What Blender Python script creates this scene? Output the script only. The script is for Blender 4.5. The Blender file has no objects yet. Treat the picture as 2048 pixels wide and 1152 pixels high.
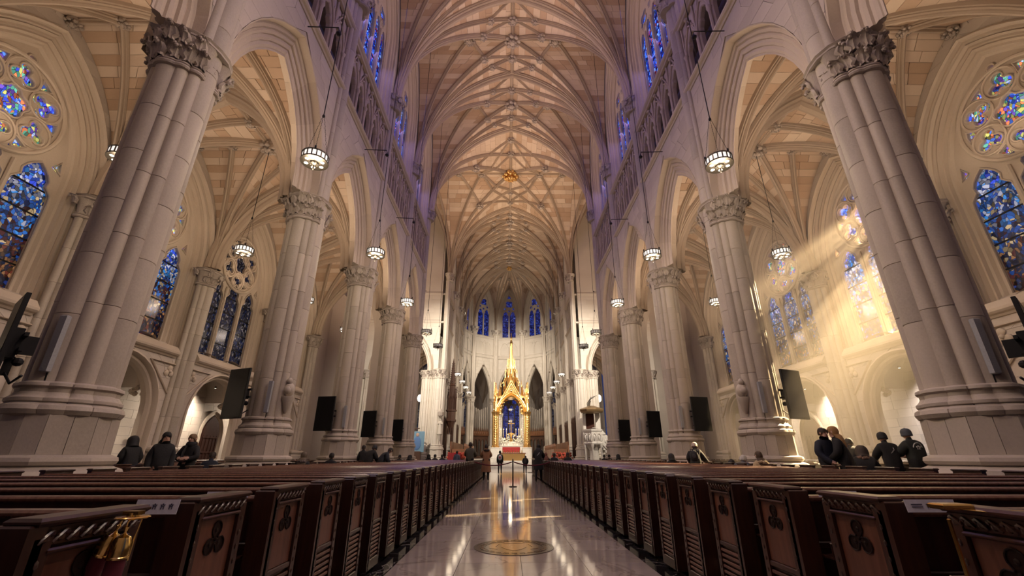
import bpy, math, random
import numpy as np
from mathutils import Matrix, Vector
from mathutils.geometry import delaunay_2d_cdt
random.seed(7)
rng = np.random.default_rng(7)
PI = math.pi
S = bpy.context.scene
COL = S.collection
# ---------------------------------------------------------------- camera
cam_d = bpy.data.cameras.new('camera')
cam_d.sensor_width = 36.0
cam_d.lens = 36.0 * 858.67 / 2048.0
cam_d.clip_start = 0.05
cam_d.clip_end = 300
cam = bpy.data.objects.new('camera', cam_d)
COL.objects.link(cam)
cam.location = (-0.32, 0.0, 1.15)
cam.rotation_euler = (math.radians(90 + 21.405), 0, math.radians(-0.643))
S.camera = cam
# ---------------------------------------------------------------- world and exposure
wd = bpy.data.worlds.new('dusk_sky')
S.world = wd
wd.use_nodes = True
wd.node_tree.nodes['Background'].inputs[0].default_value = (0.05, 0.08, 0.25, 1)
wd.node_tree.nodes['Background'].inputs[1].default_value = 0.5
S.view_settings.view_transform = 'Standard'
S.view_settings.look = 'None'
S.view_settings.gamma = 1.0
S.view_settings.use_curve_mapping = False
S.view_settings.exposure = -0.15
try:
    S.cycles.use_denoising = True
    S.cycles.use_adaptive_sampling = True
    S.cycles.adaptive_threshold = 0.04
    S.cycles.max_bounces = 5
    S.cycles.diffuse_bounces = 3
    S.cycles.glossy_bounces = 3
    S.cycles.transmission_bounces = 3
    S.cycles.volume_bounces = 0
    S.cycles.transparent_max_bounces = 6
    S.cycles.sample_clamp_indirect = 4.0
    S.cycles.caustics_reflective = False
    S.cycles.caustics_refractive = False
except Exception:
    pass
# ---------------------------------------------------------------- plan of the church (metres, nave axis x=0, camera looks along +y)
BAY = 6.9
YP = [8.10 + BAY * k for k in range(-2, 5)]      # nave piers, last one stands at the crossing
PX = 8.30                                         # pier axis
FX = 7.80                                         # springing line of the high vaults
WF = 7.85                                         # nave face of the arcade wall
YX = 51.0                                         # far side of the crossing
YC = [51.0, 57.67, 64.33, 71.0]                   # choir piers
APSE = [(-FX, 71.0), (-6.45, 74.75), (-2.52, 77.76), (2.52, 77.76), (6.45, 74.75), (FX, 71.0)]
WX = 17.0                                         # aisle outer wall
YSTART = YP[0]
WARM = (1.0, 0.69, 0.46)
WHITE = (1.0, 0.87, 0.71)


def light(name, kind, loc, power, color, target=None, size=0.3, size_y=None, spot=60, blend=0.6):
    d = bpy.data.lights.new(name, kind)
    d.energy = power
    d.color = color
    if kind == 'AREA':
        d.shape = 'RECTANGLE'
        d.size = size
        d.size_y = size_y or size
    else:
        d.shadow_soft_size = size
    if kind == 'SPOT':
        d.spot_size = math.radians(spot)
        d.spot_blend = blend
    o = bpy.data.objects.new(name, d)
    COL.objects.link(o)
    o.location = loc
    if target is not None:
        o.rotation_euler = (Vector(target) - Vector(loc)).to_track_quat('-Z', 'Y').to_euler()
    return o


# floodlights the church hides on its ledges and capitals
for sg in (-1, 1):
    for k in range(0, 6):                        # nave vault, from the clerestory sills to the far side
        y = YP[k] + BAY / 2
        light('vault_floodlight', 'SPOT', (sg * 7.2, y, 20.9), 1500, WARM, (-sg * 2.5, y + 0.3, 31), 0.05, spot=100, blend=1.0)
        # ledge lamps on the triforium that wash the piers and arches across the nave
        light('ledge_lamp', 'SPOT', (sg * 7.3, y + 1.7, 17.3), 1900 if k > 1 else 3000, (1.0, .76, .56), (-sg * 8.2, y + 2.2, 6.0), 0.03, spot=86, blend=1.0)
        # area light added inside the clerestory glass to stand in for evening sky
        light('evening_window_fill', 'AREA', (sg * 8.3, y, 24.5), 250, (.36, .29, 1.0), (-sg * 4, y, 15), 3.4, 6.5)
    for k in range(0, 6):                        # aisle vaults, from the capital tops
        y = YP[k] + BAY / 2
        light('aisle_floodlight', 'AREA', (sg * 9.8, y, 10.9), 140, (1.0, .73, .51), (sg * 11.0, y, 16.5), 0.5, 2.0)
        light('aisle_floodlight', 'AREA', (sg * 15.9, y, 10.4), 45, (1.0, .73, .51), (sg * 13.5, y, 16.5), 0.5, 2.0)
    for y in (38, 43.4, 48.5):
        light('crossing_floodlight', 'SPOT', (sg * 7.6, y, 21), 1150, WARM, (-sg * 2, y, 32), 0.05, spot=100, blend=1.0)
    light('transept_floodlight', 'SPOT', (sg * 18, 38, 14), 5200, WARM, (sg * 13, 47, 28), 0.1, spot=140, blend=1.0)
    for k in range(3):
        y = (YC[k] + YC[k + 1]) / 2
        light('choir_vault_floodlight', 'SPOT', (sg * 7.2, y, 21), 1250, (1, .76, .54), (-sg * 2.5, y, 31), 0.25, spot=100, blend=1.0)
        light('choir_ledge_lamp', 'SPOT', (sg * 7.3, y, 17.3), 2300, WHITE, (-sg * 8.0, y + 2, 6.0), 0.05, spot=85, blend=1.0)
        light('choir_aisle_floodlight', 'AREA', (sg * 9.6, y, 10.9), 90, WARM, (sg * 14, y, 16.5), 0.4, 2.0)
    # spotlights in the transepts that wash the far crossing piers and the choir
    light('transept_spotlight', 'SPOT', (sg * 12.0, 38.2, 11), 8000, WHITE, (sg * 9.2, 51, 8), 0.1, spot=110, blend=1)
    light('choir_spotlight', 'SPOT', (sg * 6.8, 37.2, 19), 11000, WHITE, (sg * 8.0, 60, 8), 0.1, spot=60, blend=1)
    light('apse_spotlight', 'SPOT', (sg * 6.9, 64.5, 19.5), 5500, WHITE, (-sg * 3.5, 78, 15), 0.3, spot=80, blend=.8)
    light('altar_spotlight', 'SPOT', (sg * 5.8, 54, 20), 8500, (1.0, 0.80, 0.55), (sg * 0.8, 66, 7.5), 0.1, spot=30, blend=.6)
    light('spire_spotlight', 'SPOT', (sg * 6.5, 57, 20), 1500, (1.0, .84, .6), (sg * .1, 66, 15.5), 0.1, spot=34, blend=.8)
    light('altar_spotlight', 'SPOT', (sg * 6.8, 60, 12), 2600, (1.0, 0.82, 0.55), (sg * 1.5, 66, 6), 0.25, spot=50, blend=.6)
# the low sun that comes in through one aisle window
light('low_sun', 'SPOT', (36.5, 26.0, 25.5), 1700000, (1.0, .85, .64), (17.4, 18.4, 9.5), 0.10, spot=13.5, blend=.25)


# ---------------------------------------------------------------- materials
def new_mat(name):
    m = bpy.data.materials.new(name)
    m.use_nodes = True
    nt = m.node_tree
    return m, nt, nt.nodes['Principled BSDF']


def stone(name, cols, rough=0.75, scale=0.8, bump=0.25, island=0.25, stain=None):
    """mottled stone; each stone (mesh island or object) takes its own tint"""
    m, nt, b = new_mat(name)
    N, L = nt.nodes, nt.links
    tc = N.new('ShaderNodeTexCoord')
    no = N.new('ShaderNodeTexNoise')
    no.inputs['Scale'].default_value = scale
    no.inputs['Detail'].default_value = 8
    L.new(tc.outputs['Object'], no.inputs['Vector'])
    fine = N.new('ShaderNodeTexNoise')
    fine.inputs['Scale'].default_value = 22
    fine.inputs['Detail'].default_value = 6
    L.new(tc.outputs['Object'], fine.inputs['Vector'])
    ge = N.new('ShaderNodeNewGeometry')
    oi = N.new('ShaderNodeObjectInfo')
    add = N.new('ShaderNodeMath'); add.operation = 'ADD'
    L.new(ge.outputs['Random Per Island'], add.inputs[0]); L.new(oi.outputs['Random'], add.inputs[1])
    fr = N.new('ShaderNodeMath'); fr.operation = 'FRACT'
    L.new(add.outputs[0], fr.inputs[0])
    mx = N.new('ShaderNodeMix'); mx.data_type = 'FLOAT'
    mx.inputs[0].default_value = island
    L.new(no.outputs['Fac'], mx.inputs[2]); L.new(fr.outputs[0], mx.inputs[3])
    mx2 = N.new('ShaderNodeMix'); mx2.data_type = 'FLOAT'
    mx2.inputs[0].default_value = 0.25
    L.new(mx.outputs[0], mx2.inputs[2]); L.new(fine.outputs['Fac'], mx2.inputs[3])
    rp = N.new('ShaderNodeValToRGB')
    e = rp.color_ramp.elements
    e[0].position = 0.25; e[0].color = (*cols[0], 1)
    e[1].position = 0.78; e[1].color = (*cols[-1], 1)
    for i, c in enumerate(cols[1:-1]):
        x = e.new(0.25 + 0.53 * (i + 1) / (len(cols) - 1)); x.color = (*c, 1)
    L.new(mx2.outputs[0], rp.inputs[0])
    L.new(rp.outputs[0], b.inputs['Base Color'])
    b.inputs['Roughness'].default_value = rough
    if bump:
        bp = N.new('ShaderNodeBump')
        bp.inputs['Strength'].default_value = bump
        bp.inputs['Distance'].default_value = 0.02
        L.new(fine.outputs['Fac'], bp.inputs['Height'])
        L.new(bp.outputs[0], b.inputs['Normal'])
    return m


def plain(name, col, rough=0.5, metal=0.0, bump=0.0, bscale=40, emit=None, es=1.0, spec=0.5):
    m, nt, b = new_mat(name)
    N, L = nt.nodes, nt.links
    b.inputs['Base Color'].default_value = (*col, 1)
    b.inputs['Roughness'].default_value = rough
    b.inputs['Metallic'].default_value = metal
    b.inputs['Specular IOR Level'].default_value = spec
    if emit:
        b.inputs['Emission Color'].default_value = (*emit, 1)
        b.inputs['Emission Strength'].default_value = es
    tc = N.new('ShaderNodeTexCoord')
    no = N.new('ShaderNodeTexNoise')
    no.inputs['Scale'].default_value = bscale
    L.new(tc.outputs['Object'], no.inputs['Vector'])
    hs = N.new('ShaderNodeHueSaturation')
    hs.inputs['Color'].default_value = (*col, 1)
    mr = N.new('ShaderNodeMapRange')
    mr.inputs[3].default_value = 0.82; mr.inputs[4].default_value = 1.18
    L.new(no.outputs['Fac'], mr.inputs[0]); L.new(mr.outputs[0], hs.inputs['Value'])
    L.new(hs.outputs[0], b.inputs['Base Color'])
    if bump:
        bp = N.new('ShaderNodeBump')
        bp.inputs['Strength'].default_value = bump
        bp.inputs['Distance'].default_value = 0.01
        L.new(no.outputs['Fac'], bp.inputs['Height']); L.new(bp.outputs[0], b.inputs['Normal'])
    return m


def wood(name, c0, c1, rough=0.35, coat=0.3):
    m, nt, b = new_mat(name)
    N, L = nt.nodes, nt.links
    tc = N.new('ShaderNodeTexCoord')
    mp = N.new('ShaderNodeMapping'); mp.inputs['Scale'].default_value = (14, 14, 1.6)
    no = N.new('ShaderNodeTexNoise'); no.inputs['Scale'].default_value = 2.4; no.inputs['Detail'].default_value = 7
    no.inputs['Distortion'].default_value = 0.6
    L.new(tc.outputs['Object'], mp.inputs[0]); L.new(mp.outputs[0], no.inputs['Vector'])
    oi = N.new('ShaderNodeObjectInfo')
    mx = N.new('ShaderNodeMix'); mx.data_type = 'FLOAT'; mx.inputs[0].default_value = 0.25
    L.new(no.outputs['Fac'], mx.inputs[2]); L.new(oi.outputs['Random'], mx.inputs[3])
    rp = N.new('ShaderNodeValToRGB')
    rp.color_ramp.elements[0].position = 0.3; rp.color_ramp.elements[0].color = (*c0, 1)
    rp.color_ramp.elements[1].position = 0.75; rp.color_ramp.elements[1].color = (*c1, 1)
    L.new(mx.outputs[0], rp.inputs[0]); L.new(rp.outputs[0], b.inputs['Base Color'])
    b.inputs['Roughness'].default_value = rough
    b.inputs['Coat Weight'].default_value = coat
    b.inputs['Coat Roughness'].default_value = 0.25
    return m


def marble(name, c0, c1, vein, rough, vscale=1.2, vwidth=0.03):
    m, nt, b = new_mat(name)
    N, L = nt.nodes, nt.links
    tc = N.new('ShaderNodeTexCoord')
    n1 = N.new('ShaderNodeTexNoise'); n1.inputs['Scale'].default_value = vscale; n1.inputs['Detail'].default_value = 9
    n1.inputs['Distortion'].default_value = 1.1
    ge = N.new('ShaderNodeNewGeometry')
    L.new(ge.outputs['Position'], n1.inputs['Vector'])
    sb = N.new('ShaderNodeMath'); sb.operation = 'SUBTRACT'; sb.inputs[1].default_value = 0.5
    ab = N.new('ShaderNodeMath'); ab.operation = 'ABSOLUTE'
    L.new(n1.outputs['Fac'], sb.inputs[0]); L.new(sb.outputs[0], ab.inputs[0])
    mr = N.new('ShaderNodeMapRange'); mr.inputs[1].default_value = 0.0; mr.inputs[2].default_value = vwidth
    mr.inputs[3].default_value = 1.0; mr.inputs[4].default_value = 0.0
    L.new(ab.outputs[0], mr.inputs[0])
    n2 = N.new('ShaderNodeTexNoise'); n2.inputs['Scale'].default_value = 2.3; n2.inputs['Detail'].default_value = 6
    L.new(ge.outputs['Position'], n2.inputs['Vector'])
    oi = N.new('ShaderNodeObjectInfo')
    mx = N.new('ShaderNodeMix'); mx.data_type = 'FLOAT'; mx.inputs[0].default_value = 0.45
    L.new(n2.outputs['Fac'], mx.inputs[2]); L.new(oi.outputs['Random'], mx.inputs[3])
    rp = N.new('ShaderNodeValToRGB')
    rp.color_ramp.elements[0].position = 0.25; rp.color_ramp.elements[0].color = (*c0, 1)
    rp.color_ramp.elements[1].position = 0.8; rp.color_ramp.elements[1].color = (*c1, 1)
    L.new(mx.outputs[0], rp.inputs[0])
    mc = N.new('ShaderNodeMix'); mc.data_type = 'RGBA'
    L.new(mr.outputs[0], mc.inputs[0]); L.new(rp.outputs[0], mc.inputs[6]); mc.inputs[7].default_value = (*vein, 1)
    L.new(mc.outputs[2], b.inputs['Base Color'])
    b.inputs['Roughness'].default_value = rough
    return m


def stained(name, palette, strength, scale=5.0, dark=0.25, clear=None, bands=None):
    """leaded glass with evening sky behind: coloured pieces that glow, black lead between them"""
    m, nt, b = new_mat(name)
    N, L = nt.nodes, nt.links
    N.remove(b)
    out = N['Material Output']
    ge = N.new('ShaderNodeNewGeometry')
    mp = N.new('ShaderNodeMapping'); mp.inputs['Scale'].default_value = (1, 1, 0.75)
    L.new(ge.outputs['Position'], mp.inputs[0])
    wp = N.new('ShaderNodeTexNoise'); wp.inputs['Scale'].default_value = 1.6
    L.new(mp.outputs[0], wp.inputs['Vector'])
    ws = N.new('ShaderNodeVectorMath'); ws.operation = 'SCALE'; ws.inputs['Scale'].default_value = 0.35
    L.new(wp.outputs['Color'], ws.inputs[0])
    ad = N.new('ShaderNodeVectorMath'); ad.operation = 'ADD'
    L.new(mp.outputs[0], ad.inputs[0]); L.new(ws.outputs[0], ad.inputs[1])
    vo = N.new('ShaderNodeTexVoronoi'); vo.inputs['Scale'].default_value = scale
    ve = N.new('ShaderNodeTexVoronoi'); ve.feature = 'DISTANCE_TO_EDGE'; ve.inputs['Scale'].default_value = scale
    L.new(ad.outputs[0], vo.inputs['Vector']); L.new(ad.outputs[0], ve.inputs['Vector'])
    sp = N.new('ShaderNodeSeparateColor'); L.new(vo.outputs['Color'], sp.inputs[0])
    big = N.new('ShaderNodeTexNoise'); big.inputs['Scale'].default_value = 0.9
    L.new(ge.outputs['Position'], big.inputs['Vector'])
    mixf = N.new('ShaderNodeMix'); mixf.data_type = 'FLOAT'; mixf.inputs[0].default_value = 0.55
    L.new(sp.outputs[0], mixf.inputs[2]); L.new(big.outputs['Fac'], mixf.inputs[3])
    if bands:                                    # the figure scenes are laid out in tiers up the light
        sx = N.new('ShaderNodeSeparateXYZ'); L.new(ge.outputs['Position'], sx.inputs[0])
        mz = N.new('ShaderNodeMapRange'); mz.inputs[1].default_value = bands[0]; mz.inputs[2].default_value = bands[1]
        mz.inputs[3].default_value = 0.12; mz.inputs[4].default_value = 0.95
        L.new(sx.outputs['Z'], mz.inputs[0])
        mb = N.new('ShaderNodeMix'); mb.data_type = 'FLOAT'; mb.inputs[0].default_value = 0.55
        L.new(mixf.outputs[0], mb.inputs[2]); L.new(mz.outputs[0], mb.inputs[3])
        mixf = mb
    rp = N.new('ShaderNodeValToRGB'); rp.color_ramp.interpolation = 'CONSTANT'
    e = rp.color_ramp.elements
    n = len(palette)
    e[0].position = 0.0; e[0].color = (*palette[0], 1)
    e[1].position = 0.22 + 0.6 / n; e[1].color = (*palette[1], 1)
    for i in range(2, n):
        x = e.new(0.22 + 0.6 * i / n); x.color = (*palette[i], 1)
    L.new(mixf.outputs[0], rp.inputs[0])
    br = N.new('ShaderNodeMapRange'); br.inputs[3].default_value = dark; br.inputs[4].default_value = 1.6
    L.new(sp.outputs[1], br.inputs[0])
    lead = N.new('ShaderNodeMapRange'); lead.inputs[1].default_value = 0.02; lead.inputs[2].default_value = 0.05
    L.new(ve.outputs['Distance'], lead.inputs[0])
    mu = N.new('ShaderNodeMath'); mu.operation = 'MULTIPLY'
    L.new(br.outputs[0], mu.inputs[0]); L.new(lead.outputs[0], mu.inputs[1])
    mu2 = N.new('ShaderNodeMath'); mu2.operation = 'MULTIPLY'; mu2.inputs[1].default_value = strength
    L.new(mu.outputs[0], mu2.inputs[0])
    em = N.new('ShaderNodeEmission')
    L.new(rp.outputs[0], em.inputs[0]); L.new(mu2.outputs[0], em.inputs[1])
    gl = N.new('ShaderNodeBsdfGlossy'); gl.inputs['Color'].default_value = (0.05, 0.05, 0.06, 1); gl.inputs['Roughness'].default_value = 0.2
    asd = N.new('ShaderNodeAddShader')
    L.new(em.outputs[0], asd.inputs[0]); L.new(gl.outputs[0], asd.inputs[1])
    if clear:                                    # a window the sun stands behind: the panes let part of it through
        tr = N.new('ShaderNodeBsdfTransparent'); tr.inputs[0].default_value = (*clear, 1)
        as2 = N.new('ShaderNodeAddShader')
        L.new(asd.outputs[0], as2.inputs[0]); L.new(tr.outputs[0], as2.inputs[1])
        asd = as2
    L.new(asd.outputs[0], out.inputs[0])
    return m


M = {}
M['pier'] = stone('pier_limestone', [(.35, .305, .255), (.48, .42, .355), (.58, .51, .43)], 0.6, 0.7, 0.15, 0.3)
M['wall'] = stone('wall_limestone', [(.44, .38, .33), (.53, .46, .40), (.60, .53, .46)], 0.8, 0.5, 0.2, 0.35)
M['mould'] = stone('moulded_limestone', [(.46, .38, .31), (.56, .47, .38), (.62, .53, .44)], 0.75, 0.6, 0.15, 0.4)
M['rib'] = stone('shaded_rib_stone', [(.34, .265, .20), (.42, .335, .26), (.48, .39, .31)], 0.8, 0.6, 0.1, 0.35)  # darkened, the shade on the ribs is put into the colour
M['cream'] = stone('cream_web_stone', [(.59, .465, .355), (.66, .53, .415), (.71, .58, .455)], 0.85, 0.6, 0.1, 0.6)
M['tan'] = stone('tan_web_stone', [(.46, .325, .225), (.52, .375, .265), (.57, .42, .305)], 0.85, 0.6, 0.1, 0.6)
M['carve'] = stone('carved_limestone', [(.33, .28, .24), (.44, .375, .325), (.54, .47, .41)], 0.85, 2.0, 0.5, 0.5)
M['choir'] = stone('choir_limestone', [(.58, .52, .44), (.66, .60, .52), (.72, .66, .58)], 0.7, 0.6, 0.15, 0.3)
M['dark_stone'] = stone('shade_tinted_stone', [(.30, .26, .23), (.4, .35, .31)], 0.9, 0.6, 0.1, 0.3)  # limestone darkened, shade of the far walls is put into the colour
M['floor'] = marble('aisle_marble', (.30, .255, .215), (.44, .385, .335), (.26, .215, .18), 0.07, 0.9, 0.012)
M['black_marble'] = marble('black_marble', (.006, .006, .007), (.018, .017, .018), (.30, .28, .26), 0.06, 1.4, 0.012)
M['white_marble'] = marble('white_marble', (.70, .66, .60), (.80, .77, .72), (.6, .56, .5), 0.25, 2.0, 0.02)
M['pew'] = wood('pew_mahogany', (.022, .007, .004), (.060, .020, .011), 0.30, 0.35)
M['pew_shade'] = wood('pew_recess_shade', (.010, .004, .003), (.022, .008, .006), 0.45, 0.1)  # recess shade of the flat trefoil put into a near-black colour
M['pew_panel'] = wood('pew_end_mahogany', (.075, .025, .014), (.17, .064, .037), 0.32, 0.3)
M['pew_rail'] = wood('highlit_rail_mahogany', (.10, .042, .028), (.19, .088, .058), 0.22, 0.5)  # base lightened, the highlight along the rails is put into the colour
M['stall'] = wood('stall_oak', (.16, .065, .03), (.30, .14, .07), 0.4, 0.2)
M['dark_oak'] = wood('carved_dark_oak', (.05, .022, .014), (.13, .06, .035), 0.5, 0.1)
M['door'] = wood('door_oak', (.030, .011, .008), (.075, .03, .022), 0.75, 0.0)
for _n in ('pew_shade', 'door'):
    M[_n].node_tree.nodes['Principled BSDF'].inputs['Specular IOR Level'].default_value = 0.12
M['brass'] = plain('polished_brass', (.83, .58, .20), 0.18, 1.0)
M['gold'] = plain('gilded_bronze', (.95, .63, .25), 0.28, 1.0, 0.5, 14)
M['iron'] = plain('black_iron', (.012, .011, .012), 0.45, 0.6)
M['bronze'] = plain('dark_bronze', (.10, .085, .07), 0.4, 0.9)
M['screen'] = plain('black_screen', (.004, .004, .005), 0.35, spec=.12)
M['plastic'] = plain('black_plastic', (.010, .010, .011), 0.5, spec=.25)
M['grey_metal'] = plain('grey_speaker_metal', (.36, .37, .40), 0.45, 0.2)
M['lamp'] = plain('lamp_glass', (.9, .88, .8), 0.3, emit=(1.0, .90, .74), es=6.5)
M['lamp_slot'] = plain('lamp_slot_glass', (.9, .88, .85), 0.3, emit=(1.0, .92, .84), es=1.2)
M['paper'] = plain('white_paper', (.72, .72, .78), 0.7)
M['ink'] = plain('dark_ink', (.06, .055, .10), 0.8)
M['velvet'] = plain('burgundy_velvet', (.10, .008, .02), 0.85)
M['red'] = plain('red_cloth', (.26, .012, .016), 0.8)
M['white_cloth'] = plain('white_cloth', (.8, .78, .74), 0.8)
M['grille_edge'] = plain('pale_wood_edge', (.42, .33, .25), 0.5)  # pale tone for kneelers and rack lips
M['candle'] = plain('candle_wax', (.8, .72, .55), 0.5, emit=(1, .6, .25), es=0.4)
M['flame'] = plain('candle_flame', (1, .7, .3), 0.5, emit=(1, .55, .18), es=14.0)
M['blue_mosaic'] = plain('blue_painting', (.16, .30, .42), 0.6, 0, 0, 6)
M['void'] = plain('light_block_dark', (.10, .085, .075), 0.95)  # for the unseen sheets added behind the windows
BLUES = [(.005, .01, .10), (.01, .04, .45), (.02, .09, .85), (.06, .2, 1.0), (.01, .02, .22), (.04, .02, .30), (.18, .36, 1.0), (.4, .04, .05), (.01, .06, .6)]
TIERS = [(.03, .06, .30), (.015, .012, .02), (.10, .02, .012), (.02, .02, .03), (.22, .10, .04), (.012, .02, .06), (.05, .012, .012), (.01, .05, .22), (.42, .30, .16), (.02, .10, .36), (.03, .20, .55), (.30, .30, .38), (.02, .06, .34), (.50, .50, .62), (.03, .07, .60), (.10, .22, .95)]
M['glass_clere'] = stained('blue_clerestory_glass', BLUES, 1.3, 8.0, 0.15)
M['glass_aisle'] = stained('aisle_stained_glass', TIERS, 0.95, 9.0, 0.10, None, (6.3, 11.2))
M['glass_rose'] = stained('tracery_stained_glass', [(.05, .08, .7), (.1, .25, 1.0), (.8, .75, .2), (.2, .1, .6), (.9, .25, .1), (.15, .5, .35), (.5, .6, .9), (.05, .1, .8)], 1.0, 10.0, 0.15)
M['glass_sun'] = stained('sunlit_aisle_glass', TIERS, 0.95, 9.0, 0.10, (.70, .64, .54), (6.3, 11.2))
M['glass_dim'] = stained('dim_aisle_glass', [(.008, .008, .012), (.02, .02, .035), (.06, .05, .055), (.015, .02, .06), (.22, .18, .17), (.02, .03, .09), (.03, .025, .025)], 0.6, 11.0, 0.05)
M['glass_apse'] = stained('apse_glass', [(.01, .012, .09), (.015, .03, .28), (.02, .05, .42), (.03, .03, .2), (.10, .14, .5), (.01, .02, .15)], 0.62, 6.0, 0.2)


# ---------------------------------------------------------------- mesh helpers
class G:
    """collects faces (with material slots) for ONE mesh object"""
    def __init__(s):
        s.v = []; s.f = []; s.m = []; s.n = 0

    def add(s, V, F, m=0):
        V = np.asarray(V, float).reshape(-1, 3)
        s.v.append(V)
        k = s.n
        s.f += [tuple(int(i) + k for i in f) for f in F]
        s.m += [m] * len(F)
        s.n += len(V)

    def box(s, c, d, m=0, rz=0.0, rx=0.0):
        x, y, z = np.array(d) / 2
        V = np.array([(a * x, b * y, e * z) for a in (-1, 1) for b in (-1, 1) for e in (-1, 1)])
        if rx:
            V = V @ np.array(Matrix.Rotation(rx, 3, 'X')).T
        if rz:
            V = V @ np.array(Matrix.Rotation(rz, 3, 'Z')).T
        s.add(V + np.array(c), [(0, 1, 3, 2), (4, 6, 7, 5), (0, 4, 5, 1), (2, 3, 7, 6), (0, 2, 6, 4), (1, 5, 7, 3)], m)

    def cham(s, c, d, e=0.02, m=0):
        """box with chamfered upper and lower edges"""
        x, y, z = np.array(d) / 2
        R = []
        for (k, zz) in ((e, -z), (0, -z + e), (0, z - e), (e, z)):
            R.append([(-x + k, -y + k, zz), (x - k, -y + k, zz), (x - k, y - k, zz), (-x + k, y - k, zz)])
        V = np.array(R).reshape(-1, 3) + np.array(c)
        F = [(3, 2, 1, 0), (12, 13, 14, 15)]
        for r in range(3):
            for i in range(4):
                F.append((r * 4 + i, r * 4 + (i + 1) % 4, r * 4 + 4 + (i + 1) % 4, r * 4 + 4 + i))
        s.add(V, F, m)

    def grid(s, P, cu=False, cv=False, m=0):
        P = np.asarray(P, float)
        a, b = P.shape[:2]
        F = []
        for i in range(a if cu else a - 1):
            for j in range(b if cv else b - 1):
                i2, j2 = (i + 1) % a, (j + 1) % b
                F.append((i * b + j, i2 * b + j, i2 * b + j2, i * b + j2))
        s.add(P.reshape(-1, 3), F, m)

    def lathe(s, prof, n=16, c=(0, 0, 0), m=0, out=None, a0=0.0):
        """prof: (r, z); out: optional radius multiplier per angle"""
        A = np.linspace(0, 2 * PI, n, endpoint=False) + a0
        k = np.ones(n) if out is None else np.asarray(out)
        P = np.array([[(r * q * math.cos(t) + c[0], r * q * math.sin(t) + c[1], z + c[2]) for t, q in zip(A, k)] for r, z in prof])
        s.grid(P, cv=True, m=m)
        for row, rev in ((0, True), (-1, False)):
            if prof[row][0] > 1e-4:
                i = list(range(n))
                s.add(P[row], [tuple(i[::-1] if rev else i)], m)

    def ring(s, outline, prof, m=0, cap=True):
        """outline: (x,y) loop; prof: (offset along the loop's outward normal, z)"""
        O = np.asarray(outline, float)
        t = np.roll(O, -1, 0) - np.roll(O, 1, 0)
        nrm = np.stack([t[:, 1], -t[:, 0]], 1)
        nrm /= np.linalg.norm(nrm, axis=1)[:, None] + 1e-9
        P = np.array([np.column_stack([O + nrm * o, np.full(len(O), z)]) for o, z in prof])
        s.grid(P, cv=True, m=m)
        if cap:
            i = list(range(len(O)))
            s.add(P[0], [tuple(i[::-1])], m)
            s.add(P[-1], [tuple(i)], m)

    def tube(s, pts, r, n=6, m=0, cap=True, flat=1.0):
        P = np.asarray(pts, float)
        k = len(P)
        R = np.full(k, r) if np.isscalar(r) else np.asarray(r, float)
        T = np.gradient(P, axis=0)
        T /= np.linalg.norm(T, axis=1)[:, None] + 1e-12
        up = np.array([0, 0, 1.0]) if abs(T[0][2]) < 0.9 else np.array([1.0, 0, 0])
        b = np.cross(T[0], up); b /= np.linalg.norm(b)
        rows = []
        for i in range(k):
            b = b - T[i] * np.dot(b, T[i]); b /= np.linalg.norm(b) + 1e-12
            c = np.cross(T[i], b)
            rows.append([P[i] + R[i] * (math.cos(a) * b + flat * math.sin(a) * c) for a in np.linspace(0, 2 * PI, n, endpoint=False)])
        s.grid(np.array(rows), cv=True, m=m)
        if cap:
            i = list(range(n))
            s.add(rows[0], [tuple(i[::-1])], m)
            s.add(rows[-1], [tuple(i)], m)

    def ball(s, c, r, n=10, k=7, m=0):
        r = np.array([r, r, r]) if np.isscalar(r) else np.array(r)
        P = [[(math.sin(p) * math.cos(t) * r[0] + c[0], math.sin(p) * math.sin(t) * r[1] + c[1], math.cos(p) * r[2] + c[2])
              for t in np.linspace(0, 2 * PI, n, endpoint=False)] for p in np.linspace(0.02, PI - 0.02, k)]
        s.grid(np.array(P), cv=True, m=m)

    def prism(s, poly, d0, d1, m=0):
        """poly in (x,z); extruded along y from d0 to d1"""
        n = len(poly)
        V = [(p[0], d0, p[1]) for p in poly] + [(p[0], d1, p[1]) for p in poly]
        F = [tuple(range(n)), tuple(range(2 * n - 1, n - 1, -1))] + [(i, i + n, (i + 1) % n + n, (i + 1) % n) for i in range(n)]
        s.add(V, F, m)

    def xf(s, Mx):
        Mx = np.array(Mx)
        s.v = [v @ Mx[:3, :3].T + Mx[:3, 3] for v in s.v]
        return s

    def join(s, o, Mx=None, m=None):
        for V in [np.concatenate(o.v)] if o.v else []:
            if Mx is not None:
                A = np.array(Mx); V = V @ A[:3, :3].T + A[:3, 3]
            k = s.n
            s.v.append(V); s.n += len(V)
            s.f += [tuple(i + k for i in f) for f in o.f]
            s.m += [m] * len(o.f) if m is not None else o.m
        return s

    def mesh(s, name, mats, smooth=None):
        me = bpy.data.meshes.new(name)
        me.from_pydata(np.concatenate(s.v).tolist() if s.v else [], [], s.f)
        for q in (mats if isinstance(mats, (list, tuple)) else [mats]):
            me.materials.append(M[q] if isinstance(q, str) else q)
        if len(me.polygons) == len(s.m):
            me.polygons.foreach_set('material_index', s.m)
        if smooth is not None:
            me.polygons.foreach_set('use_smooth', [True] * len(me.polygons))
            me.set_sharp_from_angle(angle=smooth)
        me.update()
        return me


def link(name, data, parent=None, mx=None, **props):
    o = bpy.data.objects.new(name, data)
    COL.objects.link(o)
    if parent is not None:
        o.parent = parent
    if mx is not None:
        o.matrix_local = mx
    for k, v in props.items():
        o[k] = v
    return o


def thing(name, label, cat, mx=None, group=None, data=None):
    o = link(name, data, None, mx, label=label, category=cat)
    if group:
        o['group'] = group
    return o


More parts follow.
